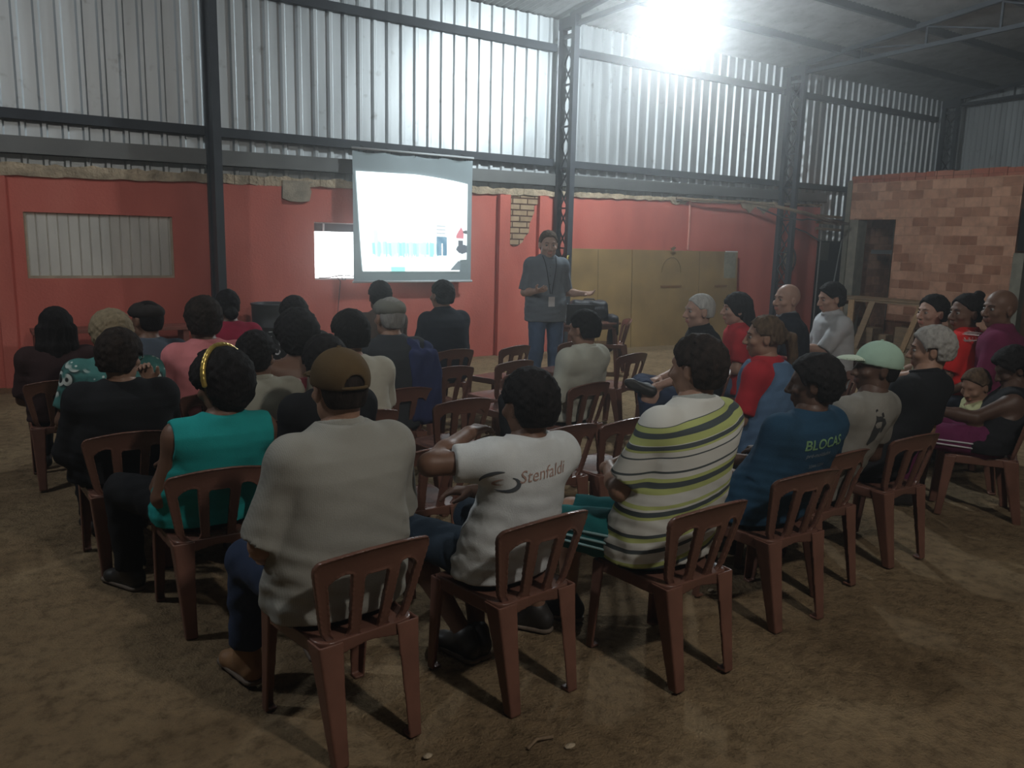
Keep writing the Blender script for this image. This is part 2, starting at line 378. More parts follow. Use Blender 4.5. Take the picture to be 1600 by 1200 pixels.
# ---------------------------------------------------------------- plastic chair
PLASTIC = mat('brown_red_plastic', (0.150, 0.070, 0.050), rough=0.27, vary=0.14, scale=5, bump=0.12, bscale=35, spec=0.5)
PLASTIC_D = mat('dusty_brown_plastic', (0.175, 0.080, 0.056), rough=0.42, vary=0.2, scale=6, bump=0.12, bscale=35, spec=0.4)
def _bx(x, z, x0, x1, z0, z1, r):
    qx = np.abs(x - (x0 + x1) / 2) - (x1 - x0) / 2 + r; qz = np.abs(z - (z0 + z1) / 2) - (z1 - z0) / 2 + r
    return np.sqrt(np.maximum(qx, 0) ** 2 + np.maximum(qz, 0) ** 2) + np.minimum(np.maximum(qx, qz), 0) - r
def make_chair_meshes():
    v = 0.0045
    out = {}
    def back(x, y, z):
        top = 0.725 - 0.75 * x * x
        hw = 0.158 + 0.056 * np.clip((z - 0.39) / 0.28, 0, 1)
        sc = 0.19 / hw
        xs = x * sc
        d = _bx(xs, z, -0.19, 0.19, 0.375, 0.725, 0.075); d = np.maximum(d, z - top)
        d = np.maximum(d, _bx(xs, z, -0.19, 0.19, 0.30, 0.90, 0.01))
        a = np.abs(xs)
        hs = np.maximum(_bx(a, z, 0.082, 0.152, 0.402, 0.72, 0.03), z - (0.640 - 2.6 * (a - 0.095) ** 2 * 4))
        hc = _bx(xs, z, -0.040, 0.040, 0.402, 0.625, 0.012)
        d = np.maximum(d, -hs); d = np.maximum(d, -hc)
        ys = -0.180 - 0.26 * (z - 0.40) + 0.80 * x * x - 0.012 * np.clip((z - 0.66) / 0.06, 0, 1) ** 2
        t = np.abs(y - ys) - 0.0075
        rim = np.maximum(np.abs(d) - 0.006, np.abs(y - ys) - 0.0115)       # thickened lip round the edges and slots
        q = np.sqrt(np.maximum(d + 0.003, 0) ** 2 + np.maximum(t + 0.003, 0) ** 2) + np.minimum(np.maximum(d, t) + 0.003, 0) - 0.003
        return np.minimum(q, np.maximum(rim, d))
    V, F = Fld(v).u((back, np.array([-0.222, -0.30, 0.37]), np.array([0.222, -0.12, 0.73]))).build()
    out['backrest'] = qmesh('backrest', [(smooth(V, F, 2), F)])
    def outline(x, y):
        hw = 0.176 + 0.022 * np.clip((y + 0.18) / 0.36, 0, 1)
        return _bx(x * 0.19 / hw, y, -0.19, 0.19, -0.195, 0.205 - 0.0, 0.05)
    def seat(x, y, z):
        d = outline(x, y)
        zt = 0.405 - 0.010 * np.clip(1 - (x * x / 0.03 + (y - 0.0) ** 2 / 0.03), 0, 1) - 0.018 * np.clip((y - 0.15) / 0.06, 0, 1) ** 2
        slab = np.maximum(d, np.maximum(z - zt, zt - 0.014 - z))
        ap_low = 0.345 + 0.0 * x
        low = 0.352 + 0.020 * np.clip(1 - np.minimum(np.abs(np.abs(x) - 0.0), 0.12) / 0.12, 0, 1)
        apron = np.maximum(np.abs(d + 0.005) - 0.005, np.maximum(z - zt, low - z))
        return np.minimum(slab, apron)
    V, F = Fld(v).u((seat, np.array([-0.205, -0.20, 0.34]), np.array([0.205, 0.21, 0.41]))).build()
    out['seat'] = qmesh('seat', [(smooth(V, F, 2), F)])
    def leg(sx, rear):
        if rear: T = np.array([sx * 0.142, -0.158, 0.40]); B = np.array([sx * 0.138, -0.235, 0.0]); w0, w1 = 0.045, 0.024; sy = -1
        else: T = np.array([sx * 0.168, 0.168, 0.395]); B = np.array([sx * 0.178, 0.205, 0.0]); w0, w1 = 0.034, 0.021; sy = 1
        def f(x, y, z):
            t = np.clip((T[2] - z) / T[2], 0, 1)
            cx = T[0] + (B[0] - T[0]) * t; cy = T[1] + (B[1] - T[1]) * t
            w = w0 + (w1 - w0) * t ** 0.8
            px = (x - cx) * sx; py = (y - cy) * sy
            d = _bx(px, py, -w, w * 0.9, -w, w * 0.9, 0.008) if False else (np.sqrt(np.maximum(np.abs(px) - w + 0.007, 0) ** 2 + np.maximum(np.abs(py) - w + 0.007, 0) ** 2) + np.minimum(np.maximum(np.abs(px), np.abs(py)) - w + 0.007, 0) - 0.007)
            th = 0.010
            inner = np.maximum(px - (w - th), py - (w - th))       # hollow side faces the middle of the chair
            d = np.maximum(d, -np.maximum(inner, 0.012 - z + 0 * px))
            return np.maximum(d, np.maximum(z - T[2], -z))
        m = max(w0, w1) + 0.01
        lo = np.minimum(T, B) - [m, m, 0]; hi = np.maximum(T, B) + [m, m, 0]
        V, F = Fld(0.0048).u((f, lo, hi)).build(); V = smooth(V, F, 1); V[:, 2] -= V[:, 2].min()
        return qmesh('leg', [(V, F)])
    out['legs'] = [leg(-1, True), leg(1, True), leg(-1, False), leg(1, False)]
    return out
CH = make_chair_meshes()
for k in ('backrest', 'seat'): CH[k].materials.append(PLASTIC)
for q in CH['legs']: q.materials.append(PLASTIC_D)
chair0 = None
def chair(x, y, face, label, group=None):
    """face = heading in degrees (90 = towards the screen wall)"""
    global chair0
    if chair0 is None:
        c = thing('plastic_chair', label, 'chair'); chair0 = c
        link('seat', CH['seat'], c); link('backrest', CH['backrest'], c)
        for q in CH['legs']: link('leg', q, c)
    else:
        c = copy_tree(chair0)
    c.location = (x, y, 0); c.rotation_euler = (0, 0, R_(face - 90)); c['label'] = label
    if group: c['group'] = group
    elif 'group' in c: del c['group']
    return c

# ---------------------------------------------------------------- people
def rotm(yaw=0, pitch=0, roll=0):
    """head frame: yaw left +, pitch up +, roll towards the right shoulder +"""
    M = Matrix.Rotation(R_(yaw), 3, 'Z') @ Matrix.Rotation(R_(pitch), 3, 'X') @ Matrix.Rotation(R_(roll), 3, 'Y')
    return np.array(M)
SK = {'dark': (0.085, 0.045, 0.03), 'brown': (0.16, 0.085, 0.055), 'tan': (0.30, 0.17, 0.115), 'light': (0.46, 0.28, 0.21), 'pale': (0.55, 0.36, 0.28)}
def skin(k): return mat('skin_' + k, SK[k], rough=0.5, vary=0.06, scale=18, bump=0.05, bscale=120, spec=0.35)
HC = {'black': (0.012, 0.010, 0.010), 'dark': (0.022, 0.015, 0.012), 'grey': (0.30, 0.29, 0.27), 'white': (0.46, 0.46, 0.44), 'blond': (0.24, 0.19, 0.12), 'brown': (0.095, 0.062, 0.038)}
def hairm(k): return mat('hair_' + k, HC[k], rough=0.8, vary=0.45 if k in ('black', 'dark', 'brown') else 0.22, scale=45, bump=0.7, bscale=110, spec=0.12, stretch=(1, 1, 0.3), dist=0.006)
def cloth(name, col, rough=0.9, bump=0.25, vary=0.08): return mat('cloth_' + name, col, rough=rough, vary=vary, scale=10, bump=bump, bscale=220, spec=0.15, dist=0.004)
EYEW = mat('eye_white', (0.30, 0.28, 0.26), rough=0.3, vary=0); EYED = mat('eye_iris', (0.02, 0.012, 0.01), rough=0.2, vary=0)
LIP = {k: mat('lips_' + k, (min(1, v[0] * 1.05), v[1] * 0.72, v[2] * 0.72), rough=0.5, vary=0) for k, v in SK.items()}

def person(P):
    g = P.get; near = g('near', 0)
    v = {2: 0.0085, 1: 0.011, 0: 0.014}[near]
    S = g('S', 1.0); F = g('fat', 1.0); stand = g('stand', False)
    zp = 0.93 if stand else g('zp', 0.50)
    hs = g('hs', 1.05)
    lean = g('lean', 0.0); side = g('side', 0.0)
    hxyz = P['head']                                   # world position of the crown
    yaw, pitch, roll = g('look', (0, 0, 0)); Rh = rotm(yaw, pitch, roll)
    # spine
    off = Rh @ np.array([0, -0.012, 0.03]) * hs
    crown = off[2] + 0.092 * hs + g('crown_pad', 0.012)
    neckl = g('neckl', 0.10)
    zN = hxyz[2] - crown - neckl - 0.035               # neck base height
    ts = (zN - zp) / 0.50
    th = R_(P['face'] - 90)
    if g('seat'):                                      # hips fixed on a measured chair; lean so that the head stays where it is
        sx_, sy_ = P['seat'][0] + (.035 + .12 * max(0, F - 1)) * math.cos(R_(P['face'])), P['seat'][1] + (.035 + .12 * max(0, F - 1)) * math.sin(R_(P['face']))
        ex, ey = hxyz[0] - sx_, hxyz[1] - sy_
        dx_, dy_ = ex * math.cos(th) + ey * math.sin(th), -ex * math.sin(th) + ey * math.cos(th)
        side = max(-.45, min(.45, (dx_ - off[0]) / .6)); lean = max(-.30, min(.4, (dy_ - .018 - g('hfwd', 0.0) - off[1]) / .54))
    def spine(z):                                      # z above pelvis / ts
        return np.array([side * z, -0.02 + lean * z + 0.05 * max(0, z - 0.3) * (0 if stand else 1) - (0.02 if not stand else 0) * math.sin(min(1, max(0, z / 0.5)) * math.pi), zp + z * ts])
    N = spine(0.50)
    Hc = N + np.array([side * 0.1, 0.028 + 0.4 * lean * 0.1 + g('hfwd', 0.0), neckl + 0.035])
    seat = g('seat')
    hw = lambda p: Hc + hs * (Rh @ np.asarray(p, float))
    tx = F * g('wid', 1.0); ty = 0.93 * F
    tor = [(-.105, .150, .095), (-.06, .178, .125), (.0, .182, .135), (.08, .168, .13), (.16, .158, .122), (.28, .168, .122), (.38, .178, .12), (.44, .165, .105), (.485, .11, .08), (.53, .062, .06)]
    belly = g('belly', 0.0)
    def torso(inf, drape=0.0, z0=-.105, z1=.53):
        sec = []
        for z, rx, ry in tor:
            if z < z0 - 1e-6 or z > z1 + 1e-6: continue
            sp = spine(z) if z >= 0 else spine(0) + np.array([0, 0, z])
            rx2, ry2 = rx * tx, ry * ty
            if z > .46: rx2, ry2 = rx * (0.5 + 0.5 * tx), ry
            if drape and z < .28: rx2 = max(rx2, .172 * tx * (1 - drape) + drape * .19 * tx); ry2 = max(ry2, .13 * ty)
            if inf > .01 and z < .12: rx2 += .006; ry2 += .006 if not stand else .022
            fy = belly * math.exp(-((z - .10) / .12) ** 2)
            sec.append((sp[2], sp[0], sp[1] + fy * 0.5, rx2 + inf, ry2 + inf + fy * 0.5))
        return loft(sec)
    shw = 0.165 * g('shw', 1.0) * (0.6 + 0.4 * tx)
    ShC = spine(.425)
    drop = g('drop', (0, 0))
    Sh = {-1: ShC + np.array([-shw, 0.0, -drop[0]]), 1: ShC + np.array([shw, 0.0, -drop[1]])}
    # arms:  -1 = left hand side (local -x), +1 = right hand side
    arms = {}
    for sx in (-1, 1):
        A = g('armL' if sx < 0 else 'armR', 'lap')
        s = Sh[sx]
        if A == 'lap': E = s + np.array([sx * (0.055 + .10 * (tx - 1)), 0.055, -0.27]); W = np.array([sx * 0.10, 0.27, zp + 0.115]); hd = (-0.5 * sx, 0.8, -0.15); pn = (0, 0, -1); cu = 0.5
        elif A == 'hang': E = s + np.array([sx * 0.05, -0.01, -0.29]); W = E + np.array([0.0, 0.08, -0.24]); hd = (0, 0.2, -1); pn = (-sx, 0, 0); cu = 0.4
        elif A == 'cross': E = s + np.array([sx * 0.06, 0.09, -0.26]); W = s + np.array([-sx * 0.14, 0.27, -0.24]); hd = (-sx, 0.1, 0.1); pn = (0, -1, 0); cu = 0.3
        elif A == 'none': continue
        else: E = s + np.asarray(A[0], float); W = E + np.asarray(A[1], float); hd = A[2]; pn = A[3]; cu = A[4]
        arms[sx] = (s, E, np.asarray(W, float), _n(hd), np.asarray(pn, float), cu)
    # legs
    L = {}
    lm = g('legs', 'sit')
    for sx in (-1, 1):
        H = np.array([sx * 0.095 * tx, 0.01, zp - 0.01])
        if stand:
            K = np.array([sx * 0.105, 0.035, 0.50]); A = np.array([sx * 0.12, -0.005, 0.09]); fd = (sx * 0.3, 1, 0)
            if sx > 0: K = K + [0.02, 0.03, 0]; A = A + [0.03, 0.02, 0]
        else:
            K = np.array([sx * g('knee', 0.14), 0.42, zp - 0.005]); A = np.array([sx * g('ank', 0.13), 0.40, 0.09]); fd = (sx * 0.2, 1, 0)
            if lm == 'tuck': A = np.array([sx * 0.03, 0.16, 0.09]); fd = (sx * 0.1, 1, 0)
            if lm == 'wide': K = np.array([sx * 0.27, 0.36, zp - 0.01]); A = np.array([sx * 0.25, 0.38, 0.09]); fd = (sx * 0.5, 1, 0)
            if lm == 'cross' and sx > 0: K = np.array([0.20, 0.40, zp + 0.05]); A = np.array([-0.17, 0.44, zp + 0.07]); fd = (-0.5, 0.5, 0.25)
            if lm == 'cross' and sx < 0: A = np.array([-0.12, 0.36, 0.09])
            if lm == 'leftout' and sx < 0: K = np.array([-0.15, 0.36, zp - 0.01]); A = np.array([-0.16, 0.38, 0.10]); fd = (-0.12, 1, 0)
            if lm == 'left' : K = np.array([-0.34 + 0.20 * (sx > 0), 0.36, zp + 0.01]); A = np.array([-0.30 + 0.18 * (sx > 0), 0.38, 0.09]); fd = (-0.5, 0.8, 0)
        L[sx] = (H, K, A, _n(fd))
    rootz = g('z0', 0.0)
    hx, hy = (Hc + off)[:2]
    px = hxyz[0] - (hx * math.cos(th) - hy * math.sin(th)); py = hxyz[1] - (hx * math.sin(th) + hy * math.cos(th))
    root = thing('person', P['label'], 'person', (px, py, 0), th)
    if g('group'): root['group'] = P['group']
    sk = skin(P['skin'])
    # ---- body
    b = Fld(v)
    b.u(torso(0.0)); b.u(cap(Sh[-1], Sh[1], 0.062), 0.05)
    b.u(cap(spine(.46), N + [0, 0.012, 0.03], 0.062, 0.055), 0.03); b.u(cap(N, Hc + Rh @ np.array([0, -0.02, -0.04]), 0.054 * g('neckw', 1)), 0.02)
    for sx, (s, E, W, hd, pn, cu) in arms.items():
        b.u(cap(s, E, 0.052 * S * (.5 + .5 * F), 0.040 * S), 0.035); b.u(cap(E, E * .6 + W * .4, 0.041 * S, 0.041 * S), 0.02); b.u(cap(E * .6 + W * .4, W, 0.041 * S, 0.027 * S), 0.02)
        b.u(cap(W, W + hd * 0.03, 0.026, 0.024), 0.015)
    for sx, (H, K, A, fd) in L.items():
        b.u(cap(H, K, 0.088 * (.4 + .6 * F), 0.058), 0.05); b.u(cap(K, K * .65 + A * .35, 0.056, 0.055), 0.03); b.u(cap(K * .65 + A * .35, A, 0.052, 0.034), 0.03)
        if g('bare_feet'): b.u(cap(A + [0, 0, -0.05], A + fd * 0.15 + [0, 0, -0.065], 0.035, 0.022), 0.03)
    V, Fq = b.build(); V = smooth(V, Fq, 1); parts = [(V, Fq)]
    # ---- head (finer grid)
    hv = 0.0055 if near == 2 or g('facevis') else 0.0075
    h = Fld(hv); q = lambda *p: hw(p)
    h.u(ell(hw((0, -.012, .03)), np.array((.077, .098, .092)) * hs, Rh))
    h.u(ell(hw((0, .025, -.035)), np.array((.062, .068, .078)) * hs, Rh), 0.03)
    h.u(cap(q(0, .055, -.088), q(0, .035, -.085), .026 * hs, .034 * hs), 0.02)               # chin and jaw
    h.u(cap(q(-.04, .012, -.07), q(.04, .012, -.07), .026 * hs), 0.03)
    h.u(cap(q(0, -.02, -.05), N + [0, 0.0, 0.0], 0.054 * g('neckw', 1), 0.058), 0.025)
    h.u(cap(q(-.028, .078, .028), q(.028, .078, .028), .012 * hs), 0.02)                     # brow
    for s_ in (-1, 1):
        h.sub(ell(q(s_ * .031, .098, .006), np.array((.018, .016, .011)) * hs, Rh), 0.012)
        h.u(ell(q(s_ * .043, .068, -.022), np.array((.022, .02, .018)) * hs, Rh), 0.02)      # cheek
        h.u(ell(q(s_ * .079, -.004, -.006), np.array((.010, .019, .031)) * hs, Rh), 0.006)   # ear
        h.sub(ell(q(s_ * .090, .002, -.004), np.array((.007, .009, .016)) * hs, Rh), 0.004)
    h.u(cap(q(0, .092, .012), q(0, .112, -.028), .008 * hs, .0125 * hs), 0.010)              # nose
    for s_ in (-1, 1): h.u(ell(q(s_ * .013, .100, -.032), np.array((.010, .011, .009)) * hs, Rh), 0.006)
    h.u(cap(q(-.018, .088, -.055), q(.018, .088, -.055), .008 * hs), 0.008)
    h.sub(cap(q(-.022, .100, -.0595), q(.022, .100, -.0595), .0035 * hs), 0.004)
    h.u(cap(q(-.013, .087, -.066), q(.013, .087, -.066), .0085 * hs), 0.008)
    V, Fq2 = h.build(); V = smooth(V, Fq2, 1); nb = len(Fq); nh = len(Fq2); hc = V[Fq2].mean(1); parts.append((V, Fq2))
    # ---- hands
    for sx, (s, E, W, hd, pn, cu) in arms.items():
        sd = _n(np.cross(hd, pn)) ; pn2 = _n(np.cross(sd, hd)); 
        ha = Fld(0.0058 if near == 2 or g('facevis') else 0.008)
        k = 0.96
        ha.u(cap(W - hd * 0.02, W + hd * 0.02, 0.025, 0.024))
        for i in range(4):
            o = sd * (0.027 - 0.018 * i) * k
            ha.u(cap(W + hd * 0.02 + o * 0.5, W + hd * 0.085 * k + o, 0.015, 0.0125), 0.012)
            ln = (0.068, 0.078, 0.072, 0.056)[i] * k; p0 = W + hd * 0.088 * k + o; a0 = cu * 0.9
            d1 = hd * math.cos(a0) + pn2 * math.sin(a0) + sd * (0.10 - 0.07 * i); p1 = p0 + _n(d1) * ln * 0.48
            a1 = cu * 1.9; d2 = hd * math.cos(a1) + pn2 * math.sin(a1) + sd * (0.06 - 0.04 * i); p2 = p1 + _n(d2) * ln * 0.30
            a2 = cu * 2.6; d3 = hd * math.cos(a2) + pn2 * math.sin(a2); p3 = p2 + _n(d3) * ln * 0.24
            ha.u(cap(p0, p1, 0.0098, 0.0088), 0.004); ha.u(cap(p1, p2, 0.0088, 0.008), 0.003); ha.u(cap(p2, p3, 0.008, 0.0068), 0.003)
        t0 = W + hd * 0.022 + sd * 0.022; t1 = t0 + _n(hd * 0.6 + sd * 0.75 + pn2 * 0.35) * 0.045; t2 = t1 + _n(hd * 0.85 + sd * 0.35 + pn2 * 0.4) * 0.034
        ha.u(cap(t0, t1, 0.015, 0.0115), 0.012); ha.u(cap(t1, t2, 0.0115, 0.0088), 0.004)
        V, Fh = ha.build(); parts.append((V, Fh))
    me = qmesh('body', parts); me.materials.append(sk); me.materials.append(LIP[P['skin']])
    lc = (hc - Hc) @ Rh / hs                            # head-frame coordinates of the face centres
    lips = (np.abs(lc[:, 0]) < 0.023) & (lc[:, 2] < -0.049) & (lc[:, 2] > -0.073) & (lc[:, 1] > 0.084)
    mi = np.zeros(len(me.polygons), np.int32); mi[nb:nb + nh][lips] = 1; me.polygons.foreach_set('material_index', mi)
    link('body', me, root)
    if g('facevis'):
        for s_ in (-1, 1):
            e = MB(); bmesh.ops.create_uvsphere(e.bm, u_segments=12, v_segments=8, radius=0.0115 * hs)
            eo = e.obj('eye', EYEW, root, True, tuple(hw((s_ * .031, .0765, .006))))
            pm = MB(); bmesh.ops.create_uvsphere(pm.bm, u_segments=10, v_segments=6, radius=0.0062 * hs)
            pm.obj('iris', EYED, eo, True, tuple(hs * (Rh @ np.array([0, .0085, 0]))))
            br = MB().tube([hw((s_ * x_, y_, z_)) for x_, y_, z_ in ((.014, .094, .026), (.030, .093, .032), (.048, .078, .027))], [.0022, .003, .0018], 6)
            br.obj('eyebrow', hairm(g('browc', 'dark')), root, True)
    # ---- shirt
    st = P['shirt']                                     # dict(mat, sleeve, neck, hem, wr)
    inf = st.get('inf', 0.014)
    f = Fld(v)
    sl = st.get('sleeve', 0.72)
    for sx, (s, E, W, hd, pn, cu) in arms.items():
        if sl <= 0: continue
        ra = (0.056 * S * (.5 + .5 * F)) + inf
        if sl <= 1: f.u(cap(s, s + (E - s) * sl, ra, ra * 0.93), 0.03)
        else: f.u(cap(s, E, ra, 0.046 * S + inf), 0.03); f.u(cap(E, E + (W - E) * (sl - 1), 0.045 * S + inf, 0.033 + inf), 0.02)
    if sl > 0:                                          # flat sleeve openings
        for sx, (s, E, W, hd, pn, cu) in arms.items():
            if sl <= 1: d_ = _n(E - s); e_ = s + (E - s) * sl; c_ = e_ + d_ * 0.055
            else: d_ = _n(W - E); e_ = E + (W - E) * (sl - 1); c_ = e_ + d_ * 0.045
            Mx = np.eye(3); z_ = d_; x_ = _n(np.cross(z_, (0.3, 1, 0.2))); y_ = np.cross(z_, x_); Mx = np.stack([x_, y_, z_], 1)
            f.sub(rbox(c_ - d_ * 0.0, (0.085, 0.085, 0.055), 0.004, Mx))
    f.u(torso(inf, st.get('drape', 0.6), z1=st.get('z1', .53)), 0.02)
    if not st.get('strapless'): f.u(cap(Sh[-1] + [0, 0, .0], Sh[1] + [0, 0, .0], 0.062 + inf), 0.05)
    if sl == 0 and not st.get('strapless'):             # sleeveless: cut the arms holes
        for sx in (-1, 1): f.sub(ell(Sh[sx] + [sx * 0.075, 0, -0.01], (0.062, 0.10, 0.095)), 0.01)
    if not st.get('strapless'):
        f.sub(cap(N + [0, .03, .035], N + [0, .055, .09], st.get('neckr', 0.066), 0.09), 0.008)
    wr = st.get('wr', 0.006)
    if wr:
        sd_ = st.get('seed', int(abs(hxyz[0] * 37 + hxyz[1] * 11)) % 30)
        def wrf(D, x, y, z):
            m = np.clip((zp + .42 - z) / .35, 0.25, 1)
            return D + wr * m * (nz(x * 0.45, y * 0.45, z * 1.5 + 0.3 * x, 44, sd_) * 0.9 + 0.25 * nz(x, y, z, 75, sd_ + 3, 4)) - wr * 0.3
        f.fn(wrf)
    hem = st.get('hem', -0.115 if not stand else -0.16)
    f.cut((0, 0, -1), -(zp + hem))
    V, Fq = f.build(); V = smooth(V, Fq, 1)
    ms = qmesh('shirt', [(V, Fq)]); ms.materials.append(st['mat'])
    shirt = link(st.get('name', 'shirt'), ms, root)
    if st.get('collar'):
        cN = N + np.array([0, 0.020, 0.040])
        pr = []
        for i in range(29):
            a = math.pi * 2 * i / 28
            pr.append(cN + np.array([0.073 * math.sin(a), -0.068 * math.cos(a), 0.016 * math.cos(a) - 0.012]))
        cf = Fld(0.006)
        for a_, b_ in zip(pr, pr[1:]): cf.u(cap(a_, b_, 0.009), 0.004); cf.u(cap(a_ * [1.08, 1.08, 1] - [0, 0, .014], b_ * [1.08, 1.08, 1] - [0, 0, .014], 0.009), 0.01)
        V, Fq = cf.build(); mc = qmesh('collar', [(V, Fq)]); mc.materials.append(st['collar']); link('collar', mc, shirt)
    # ---- trousers
    tr = P.get('pants', {'mat': cloth('dark trousers', (0.03, 0.032, 0.04))})
    ln = tr.get('len', 1.0)
    f = Fld(max(v, 0.0105)); f.u(torso(0.008, z1=.08))
    for sx, (H, K, A, fd) in L.items():
        f.u(cap(H, K, 0.098 * (.4 + .6 * F), 0.078), 0.04)
        if ln > 0.5:
            e_ = K + (A - K) * min(1.0, (ln - .5) * 2)
            f.u(cap(K, e_, 0.078, 0.066), 0.02); d_ = _n(A - K)
        else:
            e_ = K; d_ = _n(K - H)
        z_ = d_; x_ = _n(np.cross(z_, (0.3, 1, 0.2))); Mx = np.stack([x_, np.cross(z_, x_), z_], 1)
        f.sub(rbox(e_ + d_ * (0.06 - 0.01), (0.10, 0.10, 0.06), 0.004, Mx))
    sd2 = int(abs(hxyz[0] * 17)) % 20
    f.fn(lambda D, x, y, z: D + 0.0045 * nz(x, y, z, 45, sd2 + 5))
    V, Fq = f.build(); V = smooth(V, Fq, 1); mt = qmesh('trousers', [(V, Fq)]); mt.materials.append(tr['mat'])
    link(tr.get('name', 'trousers'), mt, root)
    if tr.get('stripes'):
        for sx in (-1, 1):
            H, K, A, fd = L[sx]
            for k in range(tr['nstripe']):
                off_ = [(-.03, .03), (0, 0)][0][0]
                a0 = R_(-16 + 16 * k)
                def at_(p, r): return p + np.array([sx * math.cos(a0) * r, 0, math.sin(a0) * r])
                ax_ = _n(K - H); outw = _n(np.cross(ax_, (0, 0, 1))) * 1.0
                if outw[0] * sx < 0: outw = -outw
                ps = [H + (K - H) * t + (outw * math.cos(a0) + np.array([0, 0, 1]) * math.sin(a0)) * ((0.098 * (.4 + .6 * F)) * (1 - t) + 0.078 * t + 0.003) for t in np.linspace(0.1, 0.97, 12)]
                MB().tube(ps, 0.006, 6).obj('side_stripe', tr['stripes'], root, True)
    # ---- shoes
    sh = P.get('shoe', mat('shoe_dark', (0.025, 0.022, 0.02), rough=0.5))
    if not g('bare_feet'):
        for sx, (H, K, A, fd) in L.items():
            f = Fld(0.0075); up = np.array([0, 0, 1.0]) if abs(fd[2]) < 0.2 else _n((0.3, -0.5, 0.8))
            base = A - up * 0.06 if not (lm == 'cross' and sx > 0) else A - _n(A - K) * 0.0
            if lm == 'cross' and sx > 0: up = _n(K - A) ; fd = _n(np.cross(up, (0.0, -0.35, 1.0))) * 1.0; fd = fd if fd[1] > 0 else -fd; base = A - up * 0.055
            hl = base - fd * 0.035; toe = base + fd * 0.165
            f.u(cap(A, hl + up * 0.03, 0.045, 0.036)); f.u(cap(hl + up * 0.01, toe - up * 0.004, 0.036, 0.027), 0.03); f.u(cap(A, base + fd * 0.10, 0.04, 0.03), 0.03)
            if g('boot'): f.u(cap(A + up * 0.04, A, 0.048, 0.046), 0.02)
            sdv = np.cross(up, fd)
            # broader toe box
            f.u(cap(toe - fd * 0.03 + sdv * 0.012, toe - fd * 0.03 - sdv * 0.012, 0.03), 0.02)
            f.cut(-up, -float(up @ (base - up * 0.028)))
            V, Fq = f.build(); m2 = qmesh('shoe', [(V, Fq)]); m2.materials.append(sh); so = link('shoe', m2, root)
            if near == 2:
                f = Fld(0.007); f.u(cap(hl - up * 0.0215, toe - up * 0.0215, 0.041, 0.036)); f.cut(-up, -float(up @ (base - up * 0.029))); f.cut(up, float(up @ (base - up * 0.012)))
                V, Fq = f.build(); m3 = qmesh('sole', [(V, Fq)]); m3.materials.append(mat('shoe_sole', (0.16, 0.12, 0.09), rough=0.8)); link('sole', m3, so)
    # ---- hair
    hr = P.get('hair')
    def hf(z): return z
    def hairfield(t, low=-.055, face=.014, slope=.72, noise=0.004, freq=90, vox=0.0068, side_keep=None):
        f = Fld(vox)
        f.u(ell(hw((0, -.012, .03)), (np.array((.077, .098, .092)) + t) * hs, Rh))
        f.u(ell(hw((0, -.045, -.01)), (np.array((.066, .055, .07)) + t * .8) * hs, Rh), 0.02)
        def g_(D, x, y, z):
            lx = ((x - Hc[0]) * Rh[0, 0] + (y - Hc[1]) * Rh[1, 0] + (z - Hc[2]) * Rh[2, 0]) / hs
            ly = ((x - Hc[0]) * Rh[0, 1] + (y - Hc[1]) * Rh[1, 1] + (z - Hc[2]) * Rh[2, 1]) / hs
            lz = ((x - Hc[0]) * Rh[0, 2] + (y - Hc[1]) * Rh[1, 2] + (z - Hc[2]) * Rh[2, 2]) / hs
            D = D + noise * nz(x, y, z, freq, 5)
            if face is not None: D = np.maximum(D, (ly - slope * lz - face + .007 * nz(x, y, z, 70, 15, 3)) * 0.85)
            if low is not None:
                D = np.maximum(D, (low - lz))
                D = np.maximum(D, -np.maximum(np.maximum(np.abs(ly - 0.002) - 0.024, lz - 0.022), 0.060 - np.abs(lx)))   # round the ears
            return D
        return f, g_
    if hr:
        kind, hc_ = hr[0], hr[1]; hm = hairm(hc_)
        if kind == 'short': f, g_ = hairfield(.003 if P.get('cap') else g('ht', .012), noise=.001 if P.get('cap') else .0042, freq=150); f.fn(g_)
        elif kind == 'crop': f, g_ = hairfield(.006, low=-.04, noise=.001); f.fn(g_)
        elif kind == 'curly': f, g_ = hairfield(g('ht', .026), low=g('hlow', -.07), face=.024, noise=.0045, freq=130); f.fn(g_)
        elif kind == 'big': f, g_ = hairfield(g('ht', .055), low=g('hlow', -.10), face=.035, noise=.006, freq=105, vox=.0075); f.fn(g_)
        elif kind == 'ring': f, g_ = hairfield(.006, low=-.045, face=-.01, slope=.2, noise=.001); f.fn(lambda D, x, y, z: np.maximum(g_(D, x, y, z), (z - Hc[2]) - 0.035))
        elif kind == 'bun':
            f, g_ = hairfield(.012, noise=.003); f.fn(g_); f.u(ell(hw(hr[2]), np.array(hr[3]) * hs, Rh), .01); f.fn(lambda D, x, y, z: D + .003 * nz(x, y, z, 110, 9))
        elif kind == 'pony':
            f, g_ = hairfield(.012, noise=.003, low=-.035); f.fn(g_)
            pts = [hw(p) for p in hr[2]]
            rr = np.linspace(hr[3][0], hr[3][1], len(pts))
            for i in range(len(pts) - 1): f.u(cap(pts[i], pts[i + 1], rr[i] if i else .018, rr[i + 1]), .015)
            f.fn(lambda D, x, y, z: D + .004 * nz(x * 1.5, y * 1.5, z * .25, 90, 9))
        elif kind in ('long', 'bob'):
            f, g_ = hairfield(.018, noise=.002, low=None, face=hr[3] if len(hr) > 3 else .03); f.fn(g_)
            l_ = hr[2]
            ba = hw((0, -.04, 0)); dn = np.array([0, 0, -1.0]); bk = hw((0, -1, 0)) - Hc; bk[2] = 0; bk = _n(bk)
            n_ = 6
